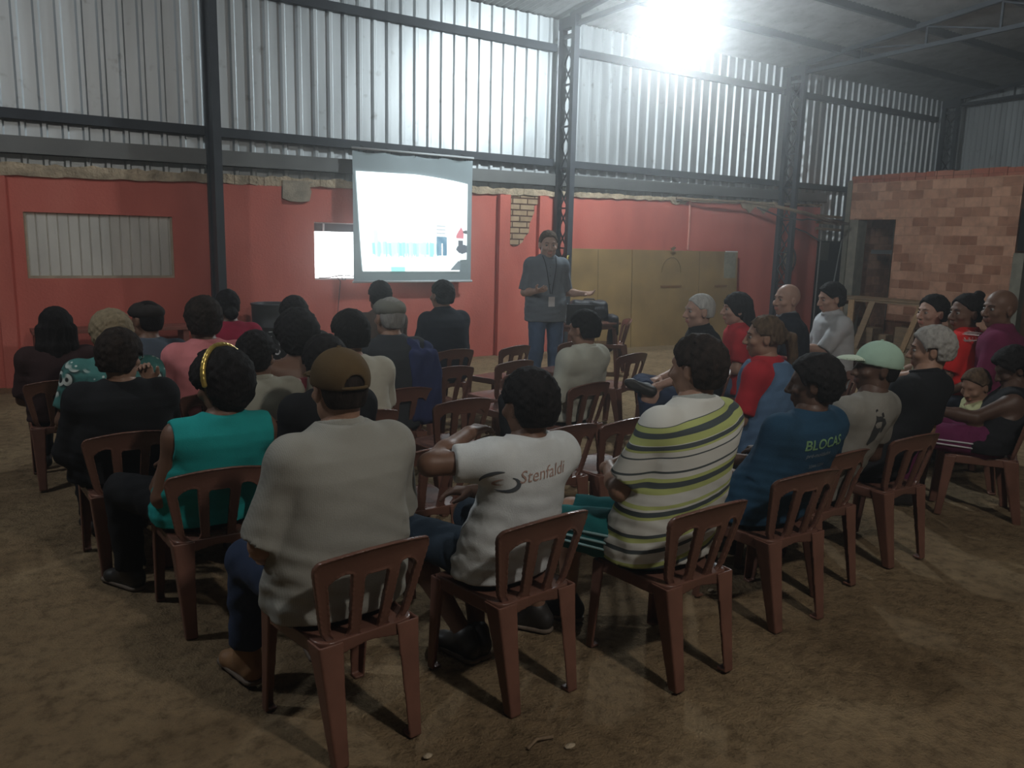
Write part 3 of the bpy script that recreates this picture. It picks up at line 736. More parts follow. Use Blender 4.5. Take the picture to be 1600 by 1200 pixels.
            for s_ in (-1, -.5, 0, .5, 1):
                rt = Rh[:, 0] * s_ * (hr[4] if len(hr) > 4 else .058) * hs
                p_ = [ba + rt + bk * (.02 + .05 * (1 - abs(s_) * .9)) * 0.9 + dn * (l_ * i / n_) + bk * 0.03 * math.sin(i / n_ * 2) for i in range(n_ + 1)]
                for i in range(n_): f.u(cap(p_[i], p_[i + 1], .034 - .0 * i, .034 - .002 * i), .02)
            f.fn(lambda D, x, y, z: D + .004 * nz(x * 1.6, y * 1.6, z * .2, 80, 9))
        V, Fq = f.build(); V = smooth(V, Fq, 1); mh = qmesh('hair', [(V, Fq)]); mh.materials.append(hm); link('hair', mh, root)
    # ---- headgear
    cp = P.get('cap')
    if cp:
        f = Fld(.0055); kind, cm = cp[0], cp[1]
        if kind == 'flat':
            f.u(ell(hw((0, 0, .055)), np.array((.092, .118, .062)) * hs, Rh)); f.u(ell(hw((0, .085, .045)), np.array((.06, .045, .014)) * hs, Rh), .02)
            f.cut(-Rh[:, 2], -float(Rh[:, 2] @ hw((0, 0, .022)))); f.fn(lambda D, x, y, z: D + .002 * nz(x, y, z, 60, 4))
        else:
            f.u(ell(hw((0, -.010, .038)), np.array((.091, .112, .098)) * hs, Rh))
            f.cut(-Rh[:, 2] + Rh[:, 1] * 0.12, float((-Rh[:, 2] + Rh[:, 1] * 0.12) @ hw((0, 0, .016))))
            f.sub(ell(hw((0, -.010, .030)), np.array((.080, .101, .086)) * hs, Rh))
            if cp[2]: f.sub(ell(hw((0, -.118, .020)), np.array((.034, .05, .034)) * hs, Rh))
        V, Fq = f.build(); V = smooth(V, Fq, 1); mc = qmesh('cap', [(V, Fq)]); mc.materials.append(cm); co = link('cap', mc, root)
        if kind == 'ball':
            f = Fld(.0055); f.u(ell(hw((0, .115, .030)), np.array((.070, .085, .030)) * hs, Rh)); f.sub(ell(hw((0, .112, .018)), np.array((.085, .10, .032)) * hs, Rh)); f.cut(-Rh[:, 1], -float(Rh[:, 1] @ hw((0, .08, 0))))
            V, Fq = f.build(); mc = qmesh('brim', [(V, Fq)]); mc.materials.append(cp[3] if len(cp) > 3 else cm); link('brim', mc, co)
            if cp[2]:
                pts = [hw((.088 * math.sin(a), -.01 - .110 * math.cos(a), .014)) for a in np.linspace(-.5, .5, 9)]
                MB().tube(pts, .006, 6).obj('strap', cm, co, True)
            MB().lathe([(0.0001, .006), (.007, .005), (.009, 0)], 12, Matrix.Translation(hw((0, -.01, .136)))).obj('button', cm, co, True)
    return dict(root=root, shirt=shirt, Hc=Hc, Rh=Rh, hs=hs, hw=hw, N=N, L=L, arms=arms, spine=spine, zp=zp, ts=ts, ms=ms)

# ================================================================= THE SETTING
W = 10.11
def wave_sheet(axis, a0, a1, z0, z1, fixed, amp, pitch=0.2, roofslope=0.0, flip=1):
    """ribbed steel sheet; ribs stand vertically, running along z"""
    xs = []; x = a0
    while x < a1:
        for dx, o in ((0, 0), (pitch * .62, 0), (pitch * .72, amp), (pitch * .90, amp)):
            if x + dx <= a1: xs.append((x + dx, o))
        x += pitch
    xs.append((a1, 0))
    bm = bmesh.new(); V = []
    for z in (z0, z1):
        row = []
        for x, o in xs:
            zz = z if not (roofslope and z == z1) else z1 + roofslope * (W - x)
            row.append(bm.verts.new((x, fixed - o * flip, zz) if axis == 'X' else (fixed - o * flip, x, zz)))
        V.append(row)
    for i in range(len(xs) - 1): bm.faces.new((V[0][i], V[0][i + 1], V[1][i + 1], V[1][i]))
    me = bpy.data.meshes.new('sheet'); bm.to_mesh(me); bm.free(); return me
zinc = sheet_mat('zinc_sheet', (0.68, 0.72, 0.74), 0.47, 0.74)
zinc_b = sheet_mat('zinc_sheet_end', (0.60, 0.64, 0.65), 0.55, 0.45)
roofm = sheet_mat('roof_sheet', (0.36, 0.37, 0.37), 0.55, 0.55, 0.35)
steel = mat('grey_painted_steel', (0.045, 0.052, 0.062), rough=0.6, vary=0.2, scale=5, metal=0.2)
steel_l = mat('grey_flashing', (0.17, 0.175, 0.172), rough=0.5, vary=0.12, scale=3, metal=0.4)
plaster = plaster_mat()
concrete = mat('bare_mortar', (0.47, 0.38, 0.27), rough=0.95, vary=0.4, scale=6, bump=0.8, bscale=25, spec=0.1, dist=0.03)
wood = mat('raw_wood', (0.33, 0.21, 0.11), rough=0.8, vary=0.3, scale=5, bump=0.2, bscale=40, stretch=(1, 6, 6))
wood2 = mat('old_wood', (0.22, 0.15, 0.09), rough=0.85, vary=0.3, scale=5, bump=0.2, bscale=40, stretch=(6, 1, 6))
dark = mat('painted_shade_black', (0.01, 0.01, 0.01), rough=1, vary=0)  # flat black that paints deep shade into gaps

def ground():
    bm = bmesh.new(); nx, ny = 150, 110; g = []
    for j in range(ny + 1):
        row = []
        for i in range(nx + 1):
            x = -5 + 24 * i / nx; y = -4 + 17 * j / ny
            z = 0.004 * math.sin(x * 3.1 + y * 1.7) + 0.004 * math.sin(x * 5.3 - y * 4.1 + 1) + 0.003 * math.sin(x * 9.7 + y * 7.9) - 0.006
            row.append(bm.verts.new((x, y, z)))
        g.append(row)
    for j in range(ny):
        for i in range(nx): bm.faces.new((g[j][i], g[j][i + 1], g[j + 1][i + 1], g[j + 1][i]))
    me = bpy.data.meshes.new('floor'); bm.to_mesh(me); bm.free(); me.polygons.foreach_set('use_smooth', [True] * len(me.polygons))
    return me
tag(link('floor', ground(), None, floor_mat()), 'packed tan dirt floor with scuffs and footprints', None, kind='structure')

# upper sheet wall, end wall, roof
o = tag(link('wall_back_upper', wave_sheet('X', -1.2, 13.95, 2.3, 4.90, 10.24, 0.03), None, zinc), 'ribbed zinc sheet wall above the red plaster', None, kind='structure')
o = tag(link('wall_back_upper.001', wave_sheet('X', 13.95, 18.2, 1.83, 4.90, 10.24, 0.03), None, zinc), 'ribbed zinc sheets reaching lower beside the brick wall', None, kind='structure')
tag(link('wall_right', wave_sheet('Y', -3.0, 10.2, 0.0, 4.90, 18.1, 0.014, 0.11, 0.11), None, zinc_b), 'dull ribbed end wall behind the brick room', None, kind='structure')
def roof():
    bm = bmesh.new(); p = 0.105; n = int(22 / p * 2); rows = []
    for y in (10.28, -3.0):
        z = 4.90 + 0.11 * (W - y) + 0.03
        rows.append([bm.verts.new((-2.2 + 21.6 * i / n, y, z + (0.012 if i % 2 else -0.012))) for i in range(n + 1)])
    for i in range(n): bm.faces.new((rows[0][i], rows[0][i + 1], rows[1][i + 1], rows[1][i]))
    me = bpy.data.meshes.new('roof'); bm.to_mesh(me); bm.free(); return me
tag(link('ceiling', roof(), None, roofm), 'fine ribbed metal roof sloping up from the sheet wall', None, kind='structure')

# red plaster wall with two openings and a ragged top
xs_ = [-1.2, 0.50, 1.98, 3.67, 4.75, 13.84]
wl = MB()
for x0, x1 in zip(xs_, xs_[1:]):
    if (x0, x1) in ((0.50, 1.98), (3.67, 4.75)):
        zb, zt = (1.15, 1.85) if x0 == 0.5 else (1.12, 1.85)
        wl.box(x0, x1, W, W + 0.13, -0.1, zb); wl.prism([(x0, zt), (x1, zt), (x1, 2.225 + .02 * x1), (x0, 2.225 + .02 * x0)], W, W + 0.13)
    else:
        wl.prism([(x0, -0.1), (x1, -0.1), (x1, 2.225 + .02 * min(x1, 12)), (x0, 2.225 + .02 * x0)], W, W + 0.13)
for x0, x1, d in ((0.22, 0.36, .05), (2.50, 3.25, .035), (6.42, 6.60, .07), (7.12, 7.28, .07)):
    wl.prism([(x0, -0.1), (x1, -0.1), (x1, 2.2 + .02 * x1), (x0, 2.2 + .02 * x0)], W - d, W + .01)
tag(wl.obj('wall_back', plaster), 'red painted plaster wall with a broken top edge', None, kind='structure')
def ragged(x0, x1, za, zb, y0, y1, n, amp, seed, slope=0.02):
    r = random.Random(seed); top = []; bot = []
    for i in range(n + 1):
        x = x0 + (x1 - x0) * i / n
        top.append((x, zb(x) + r.uniform(-amp, amp))); bot.append((x, za(x) + r.uniform(-amp, amp) * .7))
    m = MB()
    for i in range(n): m.prism([bot[i], bot[i + 1], top[i + 1], top[i]], y0 + r.uniform(-.012, .0), y1)
    return m
m_ = ragged(-1.2, 13.84, lambda x: 2.205 + .02 * x, lambda x: 2.335 + .0125 * x, W - 0.03, W + 0.13, 170, .016, 4)
tag(m_.obj('trim_1', concrete), 'ragged bare mortar band along the top of the red wall', None, kind='structure')
m_ = MB().prism([(-1.2, 2.42), (13.95, 2.555), (13.95, 2.73), (-1.2, 2.605)], 10.06, 10.075); m_.prism([(-1.2, 2.42), (13.95, 2.555), (13.95, 2.565), (-1.2, 2.43)], 10.06, 10.12)
tag(m_.obj('trim_2', steel_l), 'plain grey sheet gutter running above the red wall', None, kind='structure')
tag(MB().box(13.84, 15.0, 10.34, 10.42, -.1, 1.95).obj('wall_back_shade', dark), 'black panel painted as shade between the red wall and the brick room', None, kind='structure')  # black panel stands in for the darkness inside the gap
tag(MB().prism([(-1.2, 2.3), (13.9, 2.42), (13.9, 2.58), (-1.2, 2.46)], 10.26, 10.27).obj('trim_3', dark), 'black strip painted as the shade under the gutter', None, kind='structure')  # shade below the gutter, put in as a black strip
# exposed patches
def patch(name, poly, m, y, label):
    tag(MB().prism(poly, y, W + 0.02).obj(name, m), label, None, kind='structure')
oldbrick = brick_mat('old_yellow_brick', [(0.46, 0.34, 0.22), (0.38, 0.27, 0.17)], (0.10, 0.05, 0.035), 0.26, 0.085, 'X', msize=0.011)
patch('trim_4', [(6.64, 2.38), (6.645, 2.0), (6.64, 1.63), (6.70, 1.60), (6.78, 1.61), (6.86, 1.66), (6.90, 1.74), (6.97, 1.80), (6.98, 1.93), (7.02, 2.02), (7.06, 2.10), (7.06, 2.2), (7.16, 2.24), (7.2, 2.3), (7.28, 2.36), (7.28, 2.38)], oldbrick, W - 0.012, 'bare brick patch where the plaster has fallen')
patch('trim_5', [(3.27, 2.34), (3.26, 2.12), (3.35, 2.09), (3.48, 2.085), (3.60, 2.10), (3.63, 2.22), (3.60, 2.30), (3.66, 2.34)], mat('grey_patch', (0.34, 0.29, 0.22), rough=.95, vary=.3, scale=9, bump=.5), W - 0.045, 'square grey mortar patch near the top of the wall')
for i, (x, r_) in enumerate(((9.96, .05), (12.1, .09), (11.7, .06))):
    patch('trim_%d' % (6 + i), [(x - .16, 2.44), (x - .10, 2.36), (x, 2.34), (x + .08, 2.28 if i else 2.36), (x + .2, 2.36), (x + .3, 2.44)], concrete, W - 0.02, 'small chipped mortar spot under the gutter')

# window 1 : closed with ribbed white sheet
fr = mat('sill_cream', (0.42, 0.36, 0.26), rough=.8, vary=.2); shut = mat('white_shutter', (0.66, 0.63, 0.57), rough=.55, vary=.22, scale=3, stretch=(1, 1, .3))
w1 = MB(); w1.box(.50, 1.98, W + .02, W + .06, 1.15, 1.18); w1.box(.50, .525, W + .02, W + .06, 1.18, 1.85); w1.box(1.955, 1.98, W + .02, W + .06, 1.18, 1.85)
wo = tag(w1.obj('window_1', fr), 'window opening closed with ribbed cream sheet', None, kind='structure')
me = bpy.data.meshes.new('shutter_sheet'); bm = bmesh.new(); rows = [[], []]
pts = []; x = .525
while x < 1.95:
    pts += [(x, .04), (x + .082, .04), (x + .088, .055), (x + .096, .055), (x + .10, .04)]; x += .102
pts = [p for p in pts if p[0] < 1.955] + [(1.955, .04)]
for k, z in enumerate((1.18, 1.85)): rows[k] = [bm.verts.new((a, W + b_, z)) for a, b_ in pts]
for i in range(len(pts) - 1): bm.faces.new((rows[0][i], rows[0][i + 1], rows[1][i + 1], rows[1][i]))
bm.to_mesh(me); bm.free(); link('shutter_sheet', me, wo, shut)
# window 2 : opening into a lit room, white frame line
lit = mat('lit_room', (0.8, 0.8, 0.8), vary=0, emit=((0.93, 0.98, 1.0), 3.2)); white = mat('white_frame', (0.7, 0.7, 0.7), vary=0, rough=.5)
w2 = MB(); w2.box(3.67, 4.75, W + .02, W + .05, 1.835, 1.85); w2.box(3.80, 3.815, W + .02, W + .05, 1.74, 1.84); w2.box(3.67, 4.75, W + .02, W + .05, 1.12, 1.14)
wo2 = tag(w2.obj('window_2', white), 'brightly lit window opening half hidden by the screen', None, kind='structure')
MB().box(3.67, 4.75, W + .11, W + .12, 1.12, 1.735).obj('lit_pane', lit, wo2)
MB().box(3.67, 4.75, W + .10, W + .12, 1.735, 1.85).obj('dark_pane', mat('window_dark', (.16, .15, .16), vary=0), wo2)
cb = MB()
cb.tube([(3.72, W - .0, 1.145), (3.85, W - .03, 1.15), (3.98, W - .02, 1.175), (4.08, W - .02, 1.18), (4.2, W - .01, 1.165)], .006, 6)
cb.tube([(3.95, W - .02, 1.17), (4.0, W - .03, 1.10), (3.985, W - .03, .95), (3.96, W - .03, .7), (3.95, W - .03, .45)], .005, 6)
cb.tube([(4.02, W - .02, 1.18), (4.03, W - .03, 1.12), (4.07, W - .03, 1.12), (4.08, W - .02, 1.18)], .005, 6)
tag(cb.obj('loose_cable', mat('cable_dark', (.06, .05, .05), vary=0)), 'thin dark cables lying on the bright window sill and hanging down the red wall', 'cable')

# girts, purlins
def girt(z, x0, x1, label, grp):
    m = MB(); m.box(x0, x1, 10.12, 10.20, z - .05, z + .05); m.box(x0, x1, 10.112, 10.12, z - .052, z + .052)
    tag(m.obj('wall_rail', steel), label, 'steel rail', grp)
for i, (a, b) in enumerate(((-1.1, 2.40), (2.50, 7.40), (7.50, 12.50), (12.60, 17.62))):
    nm = ('left of the leftmost column', 'behind the screen top', 'between the second and third columns', 'between the third column and the corner')[i]
    girt(2.845, a, b if i < 3 else 14.85, 'lower grey steel rail across the zinc sheets ' + nm, None)
    if i: girt(4.47, a, b, 'upper grey steel rail across the zinc sheets ' + nm, None)
tag(MB().box(13.95, 14.8, 10.12, 10.18, 2.2, 2.26).obj('wall_rail', steel), 'short steel rail on the low sheets beside the brick room', 'steel rail')
for i, y in enumerate((9.05, 7.75, 6.45, 5.15, 3.85, 2.5)):
    z = 4.93 + .11 * (W - y) - .05
    nm = ('nearest the sheet wall', 'second from the sheet wall', 'third from the sheet wall', 'fourth from the sheet wall', 'fifth from the sheet wall', 'sixth from the sheet wall')[i]
    tag(MB().box(-2, 18.0, y - .03, y + .03, z - .055, z + .055).obj('roof_purlin', steel), 'dark roof purlin ' + nm, 'purlin')
# lattice columns and roof trusses
def lattice(mb, a0, a1, b0, b1, n, w=.018, rung=2):
    a0, a1, b0, b1 = map(Vector, (a0, a1, b0, b1))
    for i in range(n):
        t0, t1 = i / n, (i + 1) / n
        p, q, r, s = a0.lerp(a1, t0), b0.lerp(b1, t0), a0.lerp(a1, t1), b0.lerp(b1, t1)
        mb.bar(p, s, w, w); mb.bar(q, r, w, w)
        if i % rung == 0: mb.bar(p, q, w * 1.8, w * 1.3)
def column(x, label, ztop=4.82):
    t = thing('lattice_column', label, 'steel column', (x, 9.9, 0), 0, None)
    for y in (.14, -.15):
        z = ztop if y > 0 else ztop - .02
        m = MB(); m.box(-.045, .045, y - .04, y + .04, -.02, z); m.obj('chord', steel, t)
    m = MB()
    if x < 3: m.box(-.02, .02, -.12, .12, 0, ztop - .2)
    else: lattice(m, (0, .10, 1.0), (0, .10, ztop - .3), (0, -.11, 1.0), (0, -.11, ztop - .3), 12)
    if x > 3: lattice(m, (0, .10, .1), (0, .10, 1.0), (0, -.11, .1), (0, -.11, 1.0), 3)
    m.bar((0, .12, ztop - .22), (0, -.14, ztop - .22), .05, .05); m.obj('lacing', steel, t)
    MB().box(-.05, .05, -.20, .19, ztop - .12, ztop + .04).obj('cap_plate', steel, t)
    return t
column(2.42, 'leftmost grey steel column in front of the red wall left of the window'); column(7.45, 'lattice steel column right behind the standing man'); column(12.57, 'lattice steel column against the red wall right of the plywood')
column(17.70, 'corner lattice steel column rising behind the brick room')
def truss(x, label):
    t = thing('roof_truss', label, 'roof truss', (x, 9.75, 4.78), 0, None)
    L_ = 11.0
    MB().bar((0, 0.1, .09), (0, -L_, .09 + .11 * L_ + .01), .07, .07).obj('top_chord', steel, t)
    MB().bar((0, -.05, -.04), (0, -L_, -.04 + .025 * L_), .06, .06).obj('bottom_chord', steel, t)
    m = MB(); n = 10
    for i in range(1, n):
        y0 = -L_ * i / n; y1 = -L_ * (i + 1) / n; zt = lambda y: .06 + .11 * -y; zb = lambda y: -.02 + .025 * -y
        m.bar((0, y0, zb(y0)), (0, y0, zt(y0)), .03, .03)
        m.bar((0, y0, zt(y0)), (0, y1, zb(y1)), .022, .022)
    m.obj('web', steel, t)
truss(7.45, 'roof truss starting behind the burning lamp'); truss(12.57, 'roof truss over the brick room side'); truss(17.70, 'roof truss against the end wall')

# brick room on the right
BX = 14.5
brk = brick_mat('hollow_brick', [(0.62, 0.35, 0.235), (0.26, 0.10, 0.055)], (0.55, 0.32, 0.22), 0.30, 0.163, 'Y', msize=0.007)
brk_d = brick_mat('hollow_brick_top', [(0.42, 0.14, 0.09), (0.50, 0.22, 0.15)], (0.30, 0.13, 0.09), 0.34, 0.20, 'Y')
b = MB(); b.box(BX, BX + .14, 6.77, 8.95, -.1, 2.95); b.box(BX, BX + .14, 8.95, 9.90, 2.25, 2.95)
b.box(BX + .14, 17.0, 6.77, 6.91, -.1, 2.95); b.box(BX + .14, 17.0, 9.80, 9.92, -.1, 2.95)
tag(b.obj('wall_front', brk), 'unplastered orange hollow brick wall of the small room', None, kind='structure')
b = MB(); r = random.Random(5); y = 6.74
while y < 9.9:
    l_ = r.choice((.2, .3, .3)); l_ = min(l_, 9.93 - y); b.box(BX - .005, BX + .145, y + .004, y + l_ - .004, 2.95, 2.95 + .135 + r.uniform(-.012, .012)); y += l_
b.box(BX + .14, 17.0, 6.77, 6.91, 2.95, 3.08); b.box(BX + .14, 17.0, 9.80, 9.92, 2.95, 3.08)
tag(b.obj('trim_9', brk_d), 'loose top course of darker red bricks', None, kind='structure')
col = MB(); col.box(BX - .02, BX + .16, 9.90, 10.0, -.05, 3.0); tag(col.obj('trim_10', mat('grey_timber', (.20, .19, .15), rough=.9, vary=.25)), 'grey post at the left edge of the brick room', None, kind='structure')
dj = MB(); dj.box(BX + .02, BX + .3, 9.72, 9.90, -.05, 2.25); dj.box(BX + .0, BX + .14, 8.93, 8.955, 0, 2.25)
tag(dj.obj('door_1', mat('grey_jamb', (.27, .25, .20), rough=.9, vary=.3)), 'open doorway of the brick room with grey timber jamb', None, kind='structure')
tag(MB().box(BX - .03, BX + .15, 6.60, 6.77, -.05, 1.68).obj('trim_11', mat('grey_pillar', (.25, .24, .19), rough=.95, vary=.25)), 'short concrete pillar at the right end of the brick wall', None, kind='structure')
tag(MB().box(BX - .04, BX + .16, 6.5, 6.72, 1.72, 2.4).obj('trim_12', dark), 'black block painted as shade beside the brick wall end', None, kind='structure')  # solid black block in place of the darkness past the wall end
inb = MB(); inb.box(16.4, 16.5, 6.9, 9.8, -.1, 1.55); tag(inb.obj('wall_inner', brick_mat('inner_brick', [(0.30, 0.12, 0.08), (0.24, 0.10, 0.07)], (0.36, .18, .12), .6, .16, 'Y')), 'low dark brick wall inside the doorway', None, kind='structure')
tag(MB().box(15.0, 16.4, 8.6, 9.70, 1.60, 1.68).obj('stone_shelf', mat('dark_slab', (.10, .10, .10), rough=.5)), 'dark slab shelf high inside the brick doorway', 'shelf')
tag(MB().bar((15.3, 9.02, 0), (15.6, 9.12, 1.35), .05, .03).obj('leaning_board', wood), 'thin pale board leaning inside the brick doorway', 'board')
tag(MB().bar((14.2, 10.0, 0.3), (14.55, 10.06, 1.9), .025, .025).obj('leaning_rod', steel_l), 'thin grey rod leaning in the dark gap beside the brick room', 'rod')
tag(MB().box(14.05, 14.35, 10.2, 10.3, 1.45, 1.8).obj('junction_box', mat('olive_box', (.12, .12, .09), rough=.7)), 'olive box under the low zinc sheets', 'box')
tag(MB().tube([(13.83, 10.04, 0), (13.84, 10.04, 1.85)], .018).obj('wall_pipe', steel_l), 'thin vertical pipe at the right end of the red wall', 'pipe')
tag(MB().tube([(10.28, 10.08, 1.6), (10.27, 10.08, 2.42)], .02).obj('wall_pipe', mat('pink_pipe', (.62, .26, .2), rough=.5)), 'pale red pipe running down to the plywood top', 'pipe')

# tangle of cables and laths round the third column
for i, (pts, r_, lab) in enumerate((
    ([(9.9, 10.03, 2.45), (10.5, 9.95, 2.43), (11.4, 9.9, 2.45), (12.2, 9.68, 2.37), (12.9, 9.62, 2.26), (13.9, 9.75, 2.14)], .022, 'long pale branch lying along the wall top past the third column'),
    ([(12.0, 9.72, 2.40), (12.7, 9.58, 2.30), (13.4, 9.7, 2.22), (14.3, 9.8, 2.16)], .03, 'thick dark branch sagging behind the third column'),
    ([(11.9, 10.02, 2.38), (12.3, 9.8, 2.22), (12.7, 9.64, 2.18), (13.2, 9.9, 2.22), (13.8, 10.0, 2.2)], .014, 'thin looping cable across the third column'),
    ([(12.9, 9.98, 2.05), (13.3, 10.0, 1.98), (13.8, 10.03, 1.82)], .014, 'dark cable running down to the end of the red wall'))):
    tag(MB().tube(pts, r_, 7).obj('loose_branch' if i < 2 else 'loose_cable', wood2 if i < 2 else mat('cable_dark', (.06, .05, .05), vary=0), None, True), lab, 'branch' if i < 2 else 'cable')
for k in range(3):
    tag(MB().bar((13.6, 10.0, 2.30 - .12 * k), (14.3, 9.95, 2.28 - .12 * k), .03, .05).obj('wooden_lath', wood2), ('topmost', 'middle', 'lowest')[k] + ' of three grey laths poking out past the red wall end', 'lath')
t = thing('cable_coil', 'round loop of dark cable round a pale disc hanging beside the third column', 'cable coil', (12.98, 10.085, 1.45))
m = MB(); m.tube([(.20 * math.sin(a), .0, .24 * math.cos(a)) for a in [2 * math.pi * i / 28 for i in range(29)]], .018, 6); m.obj('cable_loop', mat('cable_dark', (.06, .05, .05), vary=0), t, True)
m = MB().lathe([(.0001, .012), (.15, .012), (.16, 0), (.15, -.012), (.0001, -.012)], 28, Matrix.Rotation(R_(90), 4, 'X') @ Matrix.Diagonal((1, 1.25, 1, 1))); m.obj('disc', mat('cream_disc', (.42, .34, .25), rough=.7), t, True)

# plywood sheets against the wall
ply = mat('plywood', (0.31, 0.205, 0.085), rough=.6, vary=.22, scale=2.2, bump=.1, bscale=30)
def board(x0, x1, label, extras=()):
    t = thing('plywood_sheet', label, 'plywood', ((x0 + x1) / 2, 9.93, 0))
    hw_ = (x1 - x0) / 2
    m = MB().box(-hw_, hw_, -.012, .012, -.02, 1.585, .003, Matrix.Rotation(R_(-2.6), 4, 'X')); m.obj('panel', ply, t)
    for nm, args, mm in extras: MB().box(*args, 0, Matrix.Rotation(R_(-2.6), 4, 'X')).obj(nm, mm, t)
    return t
    return t
brs = mat('brown_strip', (.20, .10, .04), rough=.6); seam = mat('seam_dark', (.14, .09, .04), rough=.8); pap = mat('grey_patch_paper', (.26, .25, .19), rough=.8, vary=.25, scale=14)
board(7.56, 8.93, 'narrower olive plywood sheet leaning on the red wall behind the bags', [('seam', (-.02, -.012, -.0145, -.012, 0, 1.58), seam)])
wide_ = board(8.95, 11.44, 'wide olive plywood sheet with brown strips and grey right corner', [('seam', (.28, .288, -.0145, -.012, 0, 1.58), seam), ('strip', (-.62, -.14, -.02, -.012, .965, 1.005), brs), ('strip', (.68, .98, -.02, -.012, .965, 1.0), brs), ('grey_patch', (.90, 1.20, -.016, -.012, 1.12, 1.57), pap), ('white_edge', (.93, 1.235, -.02, .0, 1.575, 1.595), white)])
arch = MB().tube([(-.22 + .22 * math.cos(a), 0, .25 * math.sin(a)) for a in [math.pi * i / 18 for i in range(19)]], .004, 5)
arch.obj('pencil_arch', seam, wide_, False, (-.16, .042, 1.22))
tag(MB().tube([(7.40, 9.70, 1.42), (7.36, 9.62, 1.47), (7.33, 9.62, 1.40)], .02, 6).obj('yellow_ribbon', mat('yellow_ribbon', (.62, .52, .14), vary=0), None, True), 'small yellow ribbon tied to the column behind the standing man', 'ribbon')
m = MB(); r = random.Random(2)
for k in range(9): m.tube([(0, 0, 0), (r.uniform(-.06, .06), 0, r.uniform(.02, .05)), (r.uniform(-.10, .10), 0, r.uniform(.03, .09))], [.006, .008, .002], 5)
tag(m.obj('dry_sprig', mat('leaf_olive', (.12, .12, .05), rough=.8), None, True, (9.78, 9.92, 1.585)), 'small dry sprig on top of the plywood', 'sprig')

# projection screen
t = thing('projection_screen', 'tall grey projection screen hanging from the rail with a bright projected picture', 'projection screen', (5.01, 9.95, 0))
def fabric(nx=44, nz_=44):
    bm = bmesh.new(); g = []
    for j in range(nz_ + 1):
        row = []
        for i in range(nx + 1):
            u, v_ = i / nx, j / nz_
            x = -.88 + 1.76 * u; z = 1.11 + 1.66 * v_
            sag = .035 * max(0, v_ - .80) * 5 * abs(math.sin(u * math.pi * 2.5)) * 1.0
            y = .016 * math.sin(u * 9 + v_ * 3) * (max(0, v_ - .72) / .28) + .01 * math.sin(v_ * 6) * 0
            if v_ == 1: z -= .018 + .02 * abs(math.sin(u * math.pi * 4))
            row.append(bm.verts.new((x, y, z)))
        g.append(row)
    for j in range(nz_):
        for i in range(nx): bm.faces.new((g[j][i], g[j][i + 1], g[j + 1][i + 1], g[j + 1][i]))
    me = bpy.data.meshes.new('screen_cloth'); bm.to_mesh(me); bm.free(); me.polygons.foreach_set('use_smooth', [True] * len(me.polygons)); return me
link('screen_cloth', fabric(), t, mat('screen_cloth', (.36, .44, .47), rough=.7, vary=.05, scale=3))
MB().tube([(-.89, 0, 1.10), (.90, 0, 1.10)], .016, 8).obj('bottom_bar', mat('screen_bar', (.62, .66, .68), rough=.4, vary=0), t, True)
MB().tube([(-.89, .0, 2.785), (.90, .0, 2.785)], .014, 8).obj('top_rod', mat('screen_bar', (.62, .66, .68), rough=.4, vary=0), t, True)
for x_ in (-.7, -.35, 0, .35, .8): MB().tube([(x_, 0, 2.73), (x_ + .01, 0, 2.785), (x_, .175, 2.84)], .005, 5).obj('tie', mat('cable_dark', (.06, .05, .05), vary=0), t)
